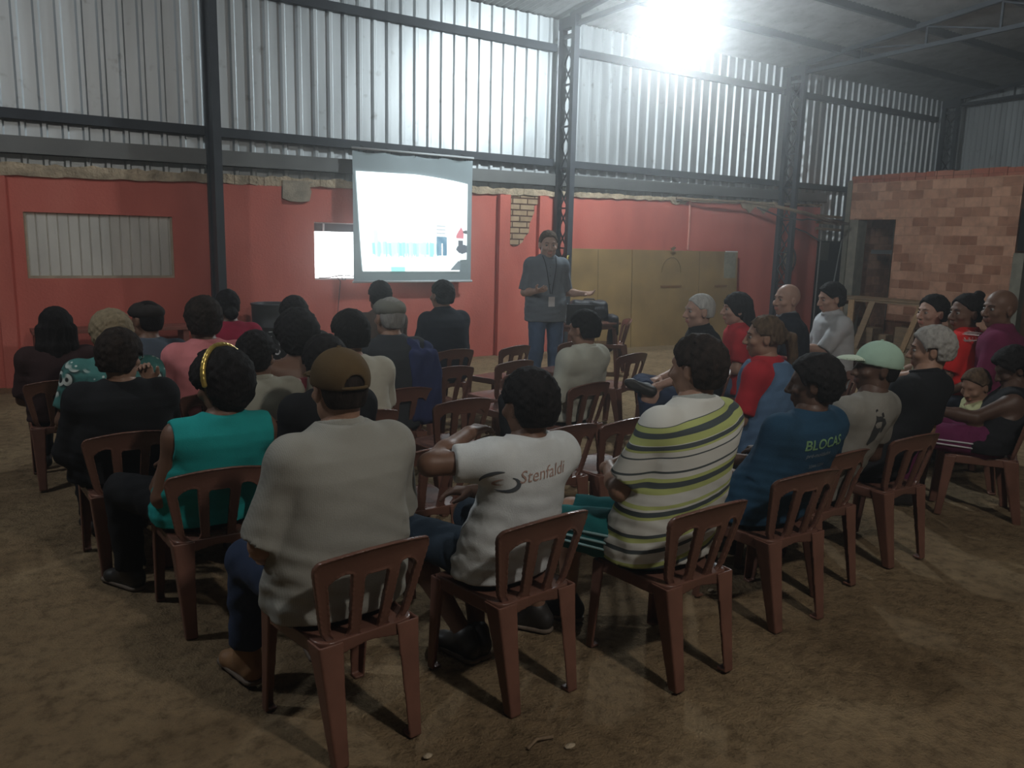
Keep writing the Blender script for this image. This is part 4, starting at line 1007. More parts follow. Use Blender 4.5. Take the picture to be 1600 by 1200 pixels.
# projected picture: light thrown on the cloth, one attribute-coloured sheet just in front of it
def picture():
    TL, TR, BR, BL = (-.845, 2.50), (.80, 2.52), (.70, 1.235), (-.76, 1.235)
    nx, ny = 150, 130; bm = bmesh.new(); cl = bm.loops.layers.float_color.new('picture'); g = []
    def edge(u, v_):
        x = (BL[0] + (TL[0] - BL[0]) * v_ ** .8) * (1 - u) + (.80 if v_ > .13 else .69) * u
        z = (BL[1] + (TL[1] - BL[1]) * v_) * (1 - u) + (BR[1] + (TR[1] - BR[1] - .09 * max(0, u - .5) * 2 * v_) * v_) * u
        return x, z
    for j in range(ny + 1): g.append([bm.verts.new((edge(i / nx, j / ny)[0], -.018, edge(i / nx, j / ny)[1])) for i in range(nx + 1)])
    r = random.Random(9); st = [r.random() for _ in range(40)]
    r2 = lambda k: st[k % 40]
    def col(u, v_):
        i_ = int(u * 110)
        c = [1.0, 1.0, 1.0]
        def mixc(t_, a): 
            for k in range(3): c[k] = c[k] * (1 - t_) + t_ * a[k]
        n = math.sin(u * 60 + 2 * math.sin(v_ * 20)) * .5 + .5
        if .10 < u < .72 and .14 + .05 * r2(i_) < v_ < .31 - .02 * r2(i_ + 7): mixc(.25 + .55 * r2(i_ // 2), (.45, .80, .78))
        if .12 < u < .16 and .30 < v_ < .42: mixc(.3, (.5, .8, .78))
        if (.70 < u < .745 or .76 < u < .80) and .17 < v_ < .37 or .70 < u < .80 and .30 < v_ < .37: mixc(.80 + .2 * n, (.26, .44, .55))
        if .70 < u < .79 and .37 < v_ < .52 and int(v_ * 75) % 3 == 0: mixc(.45, (.40, .42, .46))
        if .81 < u < .89 and .16 < v_ < .45: mixc(.15, (.6, .85, .8))
        if .89 < u < .97 and .36 < v_ < .49 - 2 * abs(u - .94): mixc(.8, (.72, .24, .30))
        d = math.hypot((u - .955) / .06, (v_ - .245) / .05)
        if d < 1 or (.91 < u < .96 and .26 < v_ < .34): mixc(.88, (.10, .14, .20))
        if math.hypot((u - .985) / .025, (v_ - .435) / .018) < 1 : mixc(.9, (.08, .1, .13))
        if u > .90 and .015 < v_ < .12 and v_ < .12 - 1.2 * abs(u - .985): mixc(.8, (.18, .24, .28))
        if .28 < u < .42 and v_ < .045: mixc(.75, (.45, .80, .78))
        return c
    for j in range(ny):
        for i in range(nx):
            f_ = bm.faces.new((g[j][i], g[j][i + 1], g[j + 1][i + 1], g[j + 1][i])); c = col((i + .5) / nx, (j + .5) / ny)
            for lp in f_.loops: lp[cl] = (c[0], c[1], c[2], 1)
    me = bpy.data.meshes.new('projected_picture'); bm.to_mesh(me); bm.free(); return me
m, n, l, b_ = nt('projected_light'); b_.inputs['Base Color'].default_value = (.2, .2, .2, 1)
at = n.new('ShaderNodeVertexColor'); at.layer_name = 'picture'; gm = n.new('ShaderNodeGamma'); gm.inputs[1].default_value = 2.0; l.new(at.outputs[0], gm.inputs[0])
tint = n.new('ShaderNodeMix'); tint.data_type = 'RGBA'; tint.blend_type = 'MULTIPLY'; tint.inputs[0].default_value = 1; tint.inputs[7].default_value = (.90, .99, 1, 1)
l.new(gm.outputs[0], tint.inputs[6]); l.new(tint.outputs[2], b_.inputs['Emission Color']); b_.inputs['Emission Strength'].default_value = 1.5
link('projected_picture', picture(), t, m)

# the burning lamp and its twin behind the photographer, and the added left fill
def lamp(loc, label):
    t = thing('hanging_lamp', label, 'lamp', (loc[0], loc[1], loc[2]))
    roofz = 4.93 + .11 * (W - loc[1]) - loc[2]
    MB().tube([(0, 0, .14), (0, 0, roofz)], .008, 6).obj('cord', steel, t)
    MB().lathe([(.0001, .16), (.03, .155), (.034, .12), (.034, .05), (.06, .02), (.062, 0), (.0001, 0)], 20).obj('socket', mat('socket_grey', (.5, .5, .5), rough=.4, vary=0), t, True)
    m = MB(); pts = []
    for i in range(100): a = i / 100 * 2 * math.pi * 4.5; pts.append((.055 * math.cos(a), .055 * math.sin(a), -.01 - .20 * i / 100))
    m.tube(pts, .012, 8); m.obj('spiral_tube', mat('glowing_tube', (1, 1, 1), vary=0, emit=((.9, .97, 1), 60)), t, True)
lamp(LAMP, 'burning spiral lamp hanging under the roof above the standing man'); lamp(LAMP2, 'second hall lamp hanging behind the photographer'); lamp(LEFT_FILL, 'unseen fill lamp added left of the picture to brighten that side')  # the last one is an added fill, out of view

# barrel, low bench, presenter's table and things on it
t = thing('metal_drum', 'black metal drum standing against the red wall', 'drum', (2.98, 9.72, 0))
m = MB().lathe([(.0001, .02), (.20, .02), (.215, 0), (.22, .02), (.225, .28), (.24, .29), (.225, .30), (.228, .58), (.243, .59), (.228, .60), (.232, .84), (.243, .85), (.236, .865), (.222, .85), (.215, .70), (.0001, .68)], 40)
m.obj('shell', mat('drum_black', (.022, .024, .027), rough=.5, vary=.5, scale=14), t, True)
m = MB().tube([(.236 * math.cos(a), .236 * math.sin(a), .86) for a in [2 * math.pi * i / 40 for i in range(41)]], .010, 6); m.obj('rim', mat('drum_rim', (.05, .06, .07), rough=.35, vary=0), t, True)
t = thing('wooden_bench', 'low dark red wooden bench along the foot of the red wall', 'bench', (1.42, 9.75, 0))
MB().box(-.95, .62, -.18, .18, .60, .64, .005).obj('top', mat('bench_red', (.22, .07, .05), rough=.6), t)
for x_ in (-.9, -.15, .55): MB().box(x_ - .03, x_ + .03, -.16, .16, 0, .60, .004).obj('leg', mat('bench_red', (.22, .07, .05), rough=.6), t)
MB().box(-.95, .62, .10, .14, .30, .42).obj('rail', mat('bench_red', (.22, .07, .05), rough=.6), t)
t = thing('plastic_table', 'brown red plastic table carrying the laptop bag', 'table', (6.30, 8.12, 0), R_(8))
tt = MB().box(-.40, .52, -.38, .38, .655, .685, .012); tt.box(-.36, .48, -.34, .34, .60, .66); tt.obj('table_top', PLASTIC, t)
for sx in (-.34, .46):
    for sy in (-.32, .32): MB().bar((sx, sy, .64), (sx * 1.1, sy * 1.1, 0), .045, .045).obj('leg', PLASTIC_D, t)
blackcloth = mat('black_nylon', (.018, .018, .022), rough=.6, vary=.3, scale=20, bump=.2, bscale=80)
t = thing('laptop_bag', 'bulging black bag on the far end of the brown table', 'bag', (6.62, 8.18, .685), R_(-30))
f = Fld(.009); f.u(rbox((0, 0, .13), (.24, .13, .125), .06)); f.u(rbox((0, -.12, .10), (.18, .03, .07), .025), .03); f.fn(lambda D, x, y, z: D + .006 * nz(x, y, z, 28, 2)); V, Fq = f.build(); mm = qmesh('pouch', [(V - [0, 0, V[:, 2].min()], Fq)]); mm.materials.append(blackcloth); link('pouch', mm, t)
MB().tube([(-.08, 0, .24), (-.06, 0, .275), (.06, 0, .275), (.08, 0, .24)], .009, 6).obj('handle', blackcloth, t, True)
t = thing('laptop', 'open black laptop on the table in front of the black bag', 'laptop', (6.22, 7.88, .685), R_(150))
MB().box(-.17, .17, -.12, .12, 0, .02, .004).obj('base', blackcloth, t)
MB().box(-.17, .17, 0, .012, 0, .24, .004, Matrix.Translation((0, .12, .018)) @ Matrix.Rotation(R_(-14), 4, 'X')).obj('screen_lid', blackcloth, t)
t = thing('equipment_case', 'low black equipment case with a grey sheet on top near the standing man', 'case', (6.10, 8.24, .685), R_(20))
MB().box(-.16, .10, -.11, .11, 0, .09, .012).obj('case_body', blackcloth, t); MB().box(-.10, .06, -.08, .06, .09, .096, 0, Matrix.Rotation(R_(12), 4, 'Z')).obj('paper', mat('grey_paper', (.35, .42, .42), vary=.1), t)

# trestle with planks beside the brick wall
t = thing('wooden_trestle', 'rough wooden trestle under the left end of the plank pile', 'trestle', (13.3, 8.95, 0))
MB().box(-.45, .45, -.05, .05, .70, .78).obj('beam', wood, t)
for sx in (-.38, .38):
    for sy in (-1, 1): MB().bar((sx, sy * .03, .72), (sx * 1.05, sy * .26, 0), .035, .09).obj('leg', wood, t)
t2 = copy_tree(t); t2.location = (13.3, 7.35, 0); t2['label'] = 'rough wooden trestle under the right end of the plank pile'
r = random.Random(8); k = 0
for lay in range(2):
    for i in range(4 - lay):
        nm = [['lower plank nearest the audience', 'second lower plank', 'third lower plank', 'lower plank nearest the brick wall'], ['upper plank nearest the audience', 'middle upper plank', 'upper plank nearest the brick wall']][lay][i]
        x = 12.98 + i * .21 + lay * .1; z = .782 + .032 * lay; y0 = 6.6 + r.uniform(0, .3); y1 = 9.3 - r.uniform(0, .35)
        tag(MB().box(x - .09, x + .09, y0, y1, z, z + .028, .003, Matrix.Translation((x, 8, z)) @ Matrix.Rotation(r.uniform(-.02, .02), 4, 'Z') @ Matrix.Translation((-x, -8, -z))).obj('wooden_plank', wood if k % 2 else wood2), 'rough ' + nm + ' of the pile on the trestles', 'plank', 'planks on the trestles'); k += 1
for i, (y, dy) in enumerate(((9.02, .20), (8.78, .22), (8.55, .12), (8.2, -.1))):
    tag(MB().bar((12.62, y - dy, .0), (12.84, y + dy * .2, .80 if i != 1 else .95), .11, .03, (1, 0, 0)).obj('leaning_plank', wood if i % 2 == 0 else wood2), ('leftmost', 'second', 'third', 'rightmost')[i] + ' plank leaning against the trestle front', 'plank', 'planks leaning on the trestle')
for i, (x, y, s_) in enumerate(((13.5, 8.6, .3), (13.6, 7.9, .36), (13.3, 8.2, .22))):
    tag(MB().box(x - s_ / 2, x + s_ / 2, y - s_ / 2, y + s_ / 2, 0, s_, .01).obj('wooden_crate', wood2), ('leftmost', 'rightmost', 'middle smallest')[i] + ' dark crate in the shade under the plank pile', 'crate', 'crates under the plank pile')
# small litter on the dirt
for i, (x, y) in enumerate(((1.12, 2.12), (1.55, 1.92), (1.20, 1.9), (2.9, 2.55), (1.4, 1.55))):
    f = Fld(.004); f.u(ell((0, 0, .004), (.018 + .004 * (i % 3), .012, .007))); V, Fq = f.build()
    mm = qmesh('pebble', [(V, Fq)]); mm.materials.append(concrete); tag(link('pebble', mm, None, None, (x, y, 0.002)), ('small pebble by the rear leg of the nearest chair', 'pebble between the two nearest chairs', 'pebble just behind the nearest chair', 'pebble near the legs of the blue shirt chair', 'pebble on the bare floor at the bottom of the picture')[i], 'pebble')
tag(MB().tube([(1.42, 1.98, .006), (1.47, 2.0, .012), (1.53, 1.99, .006)], .006, 5).obj('dry_twig', wood2, None, True), 'short dry twig on the dirt behind the nearest chair', 'twig')

# ================================================================= CHAIRS (measured where their legs meet the floor)
def cT(x, y, face, label, group=None):
    """x, y = middle of the backrest top; the chair stands 0.24 m in front of it"""
    a = R_(face); return chair(x + .24 * math.cos(a), y + .24 * math.sin(a), face, label, group)
cT(1.00, 2.24, 97, 'brown plastic chair of the person in the grey shirt and brown cap, nearest of all')
cT(1.63, 2.19, 96, 'brown plastic chair under the person in the white printed t-shirt')
cT(2.25, 1.99, 92, 'brown plastic chair under the person in the striped polo shirt')
cT(0.79, 3.34, 90, 'brown plastic chair under the person in the teal sleeveless top')
cT(0.58, 4.17, 90, 'brown plastic chair under the dark haired person in black')
cT(2.97, 2.10, 88, 'brown plastic chair under the person in the blue lettered t-shirt')
cT(3.44, 2.24, 92, 'brown plastic chair under the person in the pale green cap')
cT(4.10, 2.27, 88, 'brown plastic chair under the grey haired person in black')

cT(5.45, 2.33, 118, 'brown plastic chair under the person in purple trousers at the right edge')
cT(1.74, 3.22, 92, 'empty brown chair between the grey shirt person and the white t-shirt boy')
cT(2.98, 3.28, 95, 'empty brown chair just left of the striped polo person')
cT(2.58, 3.30, 95, 'empty brown chair hidden behind the head of the white t-shirt boy, its seat shining')
cT(2.44, 4.17, 94, 'empty brown chair in the middle of the empty block, seat facing the screen')
cT(3.00, 5.32, 93, 'empty brown chair directly behind the vacant one by the person in black')
cT(3.63, 5.38, 100, 'empty brown chair left of the cream shirt person, second from the presenter')
cT(4.16, 6.17, 105, 'empty brown chair closest to the standing person, turned slightly left')
cT(4.90, 6.25, 100, 'empty brown chair right of the standing man behind the cream shirt person')
cT(3.52, 4.28, 100, 'brown plastic chair under the person in the cream shirt')
cT(4.84, 5.32, 100, 'empty brown chair between the cream shirt man and the person with crossed legs')
cT(3.40, 4.90, 97, 'empty brown chair whose seat shows left of the white t-shirt boy head')
cT(4.75, 4.45, 112, 'empty brown chair with a glossy seat in front of the striped polo person')
cT(7.02, 7.86, 150, 'brown plastic chair by the plywood with a black jacket over its back')
cT(5.75, 3.75, 135, 'empty brown chair in front of the pale green cap')
cT(5.30, 4.05, 135, 'empty brown chair tucked between the bald person and the green cap')

# a black jacket over the chair by the plywood
t = thing('black_jacket', 'black jacket draped over the back of the chair by the plywood', 'jacket', (6.83, 7.97, 0), R_(60))
f = Fld(.009); f.u(rbox((0.04, -.01, .69), (.21, .065, .075), .045)); f.u(rbox((.16, -.04, .50), (.055, .045, .22), .04), .04); f.u(rbox((.20, -.03, .36), (.035, .035, .10), .03), .03); f.u(rbox((-.02, -.055, .60), (.10, .03, .10), .03), .04)
f.fn(lambda D, x, y, z: D + .008 * nz(x, y, z, 24, 2)); V, Fq = f.build(); V = smooth(V, Fq, 1); mm = qmesh('jacket_cloth', [(V, Fq)]); mm.materials.append(blackcloth); link('jacket_cloth', mm, t)
t = thing('folded_cloth', 'pale folded cloth lying on the chair at the right edge', 'cloth', (6.05, 2.72, .41), R_(20))
f = Fld(.008); f.u(rbox((0, 0, .045), (.12, .10, .045), .03)); f.fn(lambda D, x, y, z: D + .006 * nz(x, y, z, 26, 2)); V, Fq = f.build(); mm = qmesh('cloth_fold', [(V - [0, 0, V[:, 2].min()], Fq)]); mm.materials.append(cloth('pale', (.5, .5, .5))); link('cloth_fold', mm, t)

# ================================================================= PEOPLE
black = cloth('black', (.013, .013, .015)); navy = cloth('navy', (.018, .022, .032)); denim = cloth('denim', (.10, .15, .25)); denimd = cloth('dark denim', (.035, .05, .095))
cream = cloth('cream', (.52, .50, .42)); greyt = cloth('warm grey', (.25, .24, .21))
def linen():
    m, n, l, b = nt('cloth_grey_linen'); b.inputs['Roughness'].default_value = .9; b.inputs['Specular IOR Level'].default_value = .15
    tc = n.new('ShaderNodeTexCoord'); w_ = n.new('ShaderNodeTexWave'); w_.inputs['Scale'].default_value = 60; w_.inputs['Distortion'].default_value = .6; w_.bands_direction = 'X'
    l.new(tc.outputs['Object'], w_.inputs[0]); r_ = ramp(n, [(0, (.285, .28, .25)), (1, (.32, .315, .282))]); l.new(w_.outputs[0], r_.inputs[0]); l.new(r_.outputs[0], b.inputs['Base Color'])
    no = n.new('ShaderNodeTexNoise'); no.inputs['Scale'].default_value = 200; l.new(tc.outputs['Object'], no.inputs[0]); bp = n.new('ShaderNodeBump'); bp.inputs['Strength'].default_value = .2; bp.inputs['Distance'].default_value = .003
    l.new(no.outputs[0], bp.inputs['Height']); l.new(bp.outputs[0], b.inputs['Normal']); return m
wh, gn, gd = (.60, .60, .56), (.42, .47, .17), (.07, .085, .09)
# stripe stack, z above the floor in metres, from the seat up
zs = [(.40, wh), (.455, gd), (.470, gn), (.490, wh), (.53, gd), (.545, wh), (.575, gn), (.590, gd), (.604, wh), (.66, gn), (.672, gd), (.690, wh), (.700, gn), (.712, wh), (.755, gn), (.775, gd), (.797, gn), (.812, wh), (.832, gd), (.838, wh), (.888, gd), (.893, wh), (.912, gn), (.922, gd), (.936, wh), (.94, gn), (.968, gd), (.990, gn), (1.008, gd), (1.012, wh)]
striped = stripe_mat('cloth_striped_polo', 'Z', [((z - .4) / .7, c) for z, c in zs], .4, 1.1, -0.17)
PEO = []
def add(**k): PEO.append(k)
add(key='teal', seat=(0.790, 3.580), head=(.861, 3.52, 1.165), face=92, skin='brown', fat=1.12, near=2, label='person in a teal sleeveless top with gold headband, seated seen from behind',
    shirt=dict(mat=cloth('teal', (.015, .30, .29)), sleeve=0, hem=-.07, wr=.004, drape=.8), hair=('big', 'black'), ht=.042, hlow=-.17, pants={'mat': black}, look=(30, -12, 0), legs='wide', hfwd=.02, armL='lap', armR='lap')
add(key='grey', seat=(0.971, 2.478), head=(1.001, 2.53, 1.300), face=97, skin='tan', fat=1.15, wid=1.02, near=2, label='person in a grey collared shirt and brown cap, seated nearest with back turned',
    shirt=dict(mat=linen(), sleeve=.95, hem=-.07, collar=linen(), wr=.006, inf=.02, drape=1.1), hair=('short', 'dark'), cap=('ball', cloth('cap brown', (.10, .065, .03)), True), pants={'mat': denimd, 'len': .95}, legs='leftout', boot=True,
    shoe=mat('tan_leather', (.28, .15, .07), rough=.6), look=(-3, -4, 0), armL=((-.10, .04, -.27), (.08, .16, -.10), (.6, .8, -.2), (0, 0, -1), .7), armR='lap', neckl=.10)
add(key='boy', seat=(1.605, 2.429), head=(1.70, 2.42, 1.200), face=97, skin='brown', fat=.92, near=2, label='person in a white t-shirt with a printed logo, one arm stretched out sideways',
    shirt=dict(mat=cloth('white tee', (.56, .58, .58)), sleeve=.62, hem=-.07, wr=.006, inf=.018, drape=1.0), hair=('curly', 'black'), ht=.020, pants={'mat': cloth('dark shorts', (.03, .045, .065)), 'len': .42, 'name': 'shorts'}, legs='tuck', look=(0, -6, 0), lean=.02,
    armL=((-.21, .10, .0), (.27, .13, .05), (.9, .3, .1), (0, 0, -1), .4), armR=((.02, .20, -.20), (-.14, .16, -.02), (-.7, .7, 0), (0, 0, -1), .4), drop=(-.02, 0), knee=.17)
add(key='polo', seat=(2.27, 2.25), head=(2.40, 2.25, 1.316), face=94, skin='tan', fat=1.22, near=2, label='person in a white polo shirt with green and grey stripes, arms folded',
    shirt=dict(mat=striped, sleeve=.85, hem=-.07, collar=cloth('polo collar', (.36, .38, .36)), wr=.004, inf=.018, drape=1.1), hair=('curly', 'dark'), ht=.018, pants={'mat': cloth('teal shorts', (.012, .12, .125)), 'len': .45, 'name': 'shorts', 'stripes': cloth('stripe white', (.22, .35, .36)), 'nstripe': 3}, legs='left', look=(12, -3, 0), 
    armL=((-.12, .09, -.25), (.13, .20, .03), (1, .1, 0), (0, -1, 0), .3), armR='cross')
add(key='blue', seat=(3.03, 2.36), head=(3.19, 2.27, 1.19), face=92, skin='dark', fat=1.22, near=2, label='person in a dark blue t-shirt with green lettering on the back',
    shirt=dict(mat=cloth('dark blue', (.016, .052, .095)), sleeve=.8, hem=-.07, wr=.005, drape=1.0), hair=('curly', 'black'), ht=.022, look=(32, -4, 0), pants={'mat': black}, )
add(key='green', seat=(3.52, 2.50), head=(3.77, 2.33, 1.216), face=94, skin='dark', fat=.95, near=1, label='person in a pale green cap and grey t-shirt looking left',
    shirt=dict(mat=cloth('grey tee', (.22, .21, .185)), sleeve=.7, hem=-.07, wr=.006), hair=('short', 'black'), cap=('ball', cloth('mint', (.36, .52, .42)), True, cloth('mint light', (.52, .62, .50))), look=(52, 2, 0), pants={'mat': black}, )
add(key='ghair', seat=(4.20, 2.53), head=(4.47, 2.45, 1.255), face=92, skin='tan', fat=1.0, near=1, facevis=True, label='person with wavy grey hair in a black shirt, seated in the nearest row at right',
    shirt=dict(mat=black, sleeve=.8, hem=-.07, collar=black), hair=('curly', 'grey'), ht=.020, hlow=-.05, look=(34, -4, 0), pants={'mat': black})
add(key='purple', seat=(5.34, 2.54), head=(5.64, 2.55, 1.06), face=118, skin='dark', fat=1.15, near=1, label='person in black top and purple trousers with white side stripe, hugging a child',
    shirt=dict(mat=black, sleeve=0, hem=-.07), hair=('big', 'black'), ht=.03, look=(20, -25, 0), pants={'mat': cloth('purple', (.12, .018, .065)), 'stripes': cloth('stripe pale', (.5, .48, .5)), 'nstripe': 2}, lean=.10,
    armL=((-.14, .20, -.10), (-.02, .25, .03), (.2, .9, .1), (0, 0, -1), .5), armR='lap', zp=.50)
add(key='child', head=(5.603, 2.754, 0.904), face=130, skin='tan', fat=.78, hs=.95, near=1, label='child with short brown hair in a pale yellow top beside purple trousers',
    shirt=dict(mat=cloth('pale yellow', (.48, .48, .26)), sleeve=1.5, hem=-.1), hair=('short', 'brown'), look=(40, -20, 0), zp=.49, knee=.10, pants={'mat': navy})
add(key='black_w', seat=(0.580, 4.410), head=(.582, 4.40, 1.187), face=88, skin='tan', fat=1.24, near=1, facevis=True, label='broad person in a black top with dark curly hair and glasses, hand at the chin',
    shirt=dict(mat=black, sleeve=1.6, hem=-.07, drape=1.1, wr=.005), hair=('curly', 'dark'), ht=.024, look=(-32, -8, 0), pants={'mat': black}, armR=((.06, .18, -.20), (-.08, .04, .22), (-.25, .1, 1), (-.3, -.9, 0), .9))
add(key='flor', head=(.641, 5.09, 1.212), face=90, skin='brown', fat=1.25, near=1, label='person with curly grey blond hair in a teal and white floral blouse',
    shirt=dict(mat=floral_mat('cloth_floral_teal', (.015, .02, .02), (.06, .19, .175), (.58, .62, .58), 10), sleeve=.75, hem=-.07, drape=1.1), hair=('curly', 'blond'), ht=.034, look=(8, -2, 0), pants={'mat': black}, armL=((-.09, .02, -.26), (.02, .2, -.06), (.3, .9, -.2), (0, 0, -1), .5))
add(key='long', head=(.437, 6.07, 1.168), face=86, skin='brown', fat=1.0, near=0, label='person with long straight dark hair down to the waist, leftmost of the audience',
    shirt=dict(mat=cloth('maroon dark', (.035, .018, .018)), sleeve=.9, hem=-.07), hair=('long', 'black', .66, .03, .085), look=(0, -2, 0))
add(key='bcap', head=(.93, 5.64, 1.242), face=92, skin='brown', fat=.96, near=0, label='person in a dark flat cap and slate blue t-shirt at left',
    shirt=dict(mat=cloth('slate', (.075, .095, .12)), sleeve=.75, hem=-.07), hair=('short', 'black'), cap=('flat', cloth('dark cap', (.03, .026, .024))), look=(30, 2, 0))
add(key='pink', hs=1.12, head=(1.184, 5.25, 1.275), face=92, skin='brown', fat=1.2, near=1, label='broad person in a pink t-shirt with short dark hair',
    shirt=dict(mat=cloth('pink', (.62, .21, .22)), sleeve=.8, hem=-.07, drape=1.1, wr=.006), hair=('curly', 'dark'), ht=.026, look=(-6, -3, 0))
add(key='red', head=(1.651, 6.50, 1.246), face=90, skin='brown', fat=1.0, near=0, label='person in a dark red top with tied back dark hair beside the leftmost column',
    shirt=dict(mat=cloth('crimson', (.30, .02, .05)), sleeve=.8, hem=-.07), hair=('bun', 'black', (.03, -.10, -.05), (.05, .05, .045)), ht=.03, look=(-18, -5, 0))
add(key='collar', head=(1.232, 4.32, 1.160), face=92, skin='brown', fat=.9, near=1, facevis=True, label='person in a cream collared shirt with dark hair turned to the right',
    shirt=dict(mat=cloth('beige', (.34, .33, .27)), sleeve=.8, hem=-.07, collar=cloth('beige', (.34, .33, .27))), hair=('short', 'black'), ht=.02, look=(-42, -4, 0))
add(key='bwtop', hs=1.12, head=(2.013, 6.01, 1.217), face=88, skin='brown', fat=1.3, near=0, label='person in a black and white patterned top half hidden behind a big black hairdo',
    shirt=dict(mat=floral_mat('cloth_bw', (.02, .02, .02), (.02, .02, .02), (.6, .6, .6), 16), sleeve=.5, hem=-.07), hair=('curly', 'black'), ht=.02, look=(0, -3, 0))
add(key='fdress', head=(1.665, 4.92, 1.185), face=92, skin='brown', fat=1.05, near=1, label='person with big rounded black hair in a strapless dark red floral dress, bare shoulders',
    shirt=dict(mat=floral_mat('cloth_floral_red', (.10, .015, .02), (.16, .03, .04), (.50, .42, .38), 13), strapless=True, sleeve=0, z1=.38, hem=-.07, name='dress'), hair=('big', 'black'), ht=.055, look=(0, -4, 0))
add(key='black_b', head=(1.38, 3.68, 1.195), face=96, skin='brown', fat=1.0, near=1, label='person in a black t-shirt with dark curly hair just beyond the brown cap',
    shirt=dict(mat=black, sleeve=.8, hem=-.07), hair=('curly', 'black'), ht=.026, look=(-8, -3, 0))
add(key='creamt', hs=1.12, head=(1.779, 4.34, 1.256), face=90, skin='tan', fat=1.1, near=1, label='person in a cream t-shirt with short dark hair in the middle of the left block',
    shirt=dict(mat=cream, sleeve=.78, hem=-.07, wr=.005, drape=1.0), hair=('short', 'black'), ht=.020, look=(5, -3, 0))
add(key='brown', hs=1.12, head=(3.027, 6.69, 1.292), face=92, skin='brown', fat=1.0, near=0, label='person in a brown shirt directly under the left part of the screen',
    shirt=dict(mat=cloth('brown shirt', (.10, .075, .06)), sleeve=.9, hem=-.07), hair=('short', 'black'), ht=.016, look=(-8, 0, 0))
add(key='gcap', hs=1.12, head=(2.277, 4.87, 1.296), face=92, skin='tan', fat=1.1, near=1, label='person in a grey flat cap with a blue jacket over the right shoulder',
    shirt=dict(mat=cloth('vest dark', (.045, .05, .055)), sleeve=.8, hem=-.07), hair=('short', 'grey'), cap=('flat', cloth('cap grey', (.20, .20, .17))), look=(0, 0, 0))
add(key='bscr', hs=1.12, head=(3.493, 6.38, 1.317), face=96, skin='tan', fat=1.18, near=1, label='person in a black shirt seated closest to the screen at its right side',
    shirt=dict(mat=navy, sleeve=1.5, hem=-.07, collar=navy), hair=('short', 'black'), ht=.012, look=(4, 2, 0))
add(key='cshirt', seat=(3.478, 4.516), head=(3.511, 4.37, 1.215), face=104, skin='tan', fat=.98, near=1, label='person in a cream collared shirt seated alone in front of the standing man',
    shirt=dict(mat=cloth('ivory', (.50, .51, .44)), sleeve=1.0, hem=-.07, collar=cloth('ivory', (.50, .51, .44)), wr=.007, inf=.018), hair=('short', 'black'), ht=.016, look=(6, -6, 0), lean=-.02, side=-.06)
add(key='xleg', hs=1.12, head=(4.731, 4.459, 1.308), face=150, skin='light', fat=1.12, near=1, facevis=True, label='person with white hair in a black shirt and jeans sitting with one leg crossed',
    shirt=dict(mat=black, sleeve=1.0, hem=-.10, collar=black), hair=('crop', 'white'), look=(8, -2, 0), pants={'mat': denimd}, legs='cross', browc='white', armL=((-.05, .12, -.25), (.06, .26, -.10), (.3, .9, -.2), (0, 0, -1), .5))
add(key='redw', hs=1.12, head=(5.445, 4.709, 1.282), face=142, skin='light', fat=1.12, near=1, facevis=True, label='person with straight black hair and fringe in a red shirt',
    shirt=dict(mat=cloth('red shirt', (.50, .03, .04)), sleeve=.8, hem=-.07), hair=('bob', 'black', .16, .052), look=(6, 0, 0), pants={'mat': denim})
add(key='pony', head=(4.002, 3.227, 1.263), face=108, skin='tan', fat=1.1, near=1, facevis=True, label='person with a long brown ponytail, red sleeves and a blue denim vest',
    shirt=dict(mat=cloth('red sleeve', (.42, .025, .035)), sleeve=.85, hem=-.07), hair=('pony', 'brown', [(0, -.10, .03), (.0, -.15, .0), (.0, -.165, -.10), (0, -.16, -.22), (0, -.15, -.36)], (.038, .022)), look=(30, -2, 0), pants={'mat': denim})
add(key='bald', hs=1.12, head=(5.806, 4.485, 1.362), face=136, skin='light', fat=1.25, near=1, facevis=True, crown_pad=0, label='bald person in a navy polo with a pale collar stripe turned to the left',
    shirt=dict(mat=navy, sleeve=.85, hem=-.07, collar=cloth('collar pale', (.25, .26, .28))), look=(32, 0, 0), pants={'mat': navy})
add(key='pale', hs=1.12, head=(6.476, 4.529, 1.372), face=150, skin='light', fat=1.22, near=1, facevis=True, label='person in a pale grey shirt looking down at a phone, dark hair',
    shirt=dict(mat=cloth('pale grey', (.50, .52, .54)), sleeve=1.0, hem=-.07, collar=cloth('pale grey', (.50, .52, .54)), wr=.007), hair=('curly', 'black'), ht=.018, look=(6, -10, 0), pants={'mat': navy}, armL=((-.02, .16, -.22), (.08, .22, .02), (.2, 1, .3), (.3, 0, -1), .9))
add(key='olive', hs=1.2, head=(6.692, 3.701, 1.314), face=122, skin='light', fat=1.2, near=1, facevis=True, label='person with short black hair and olive shirt in front of the plank pile',
    shirt=dict(mat=cloth('olive', (.20, .19, .13)), sleeve=1.0, hem=-.07, collar=cloth('olive', (.20, .19, .13))), hair=('short', 'black'), ht=.016, look=(40, 0, 0), pants={'mat': navy})
add(key='redc', hs=1.2, head=(6.467, 3.310, 1.354), face=102, skin='brown', fat=1.2, near=1, facevis=True, label='person in a bright red t-shirt with small white lettering and hair in a bun',
    shirt=dict(mat=cloth('bright red', (.62, .022, .02)), sleeve=.8, hem=-.07), hair=('bun', 'black', (.0, -.085, .115), (.036, .036, .032)), ht=.016, look=(54, -2, 0), pants={'mat': navy})
add(key='magenta', hs=1.2, head=(6.370, 3.018, 1.398), face=108, skin='brown', fat=1.35, near=1, facevis=True, crown_pad=0, label='bald person in a dark magenta shirt at the right edge',
    shirt=dict(mat=cloth('magenta', (.15, .02, .065)), sleeve=1.3, hem=-.07), look=(50, -2, 0), pants={'mat': navy})
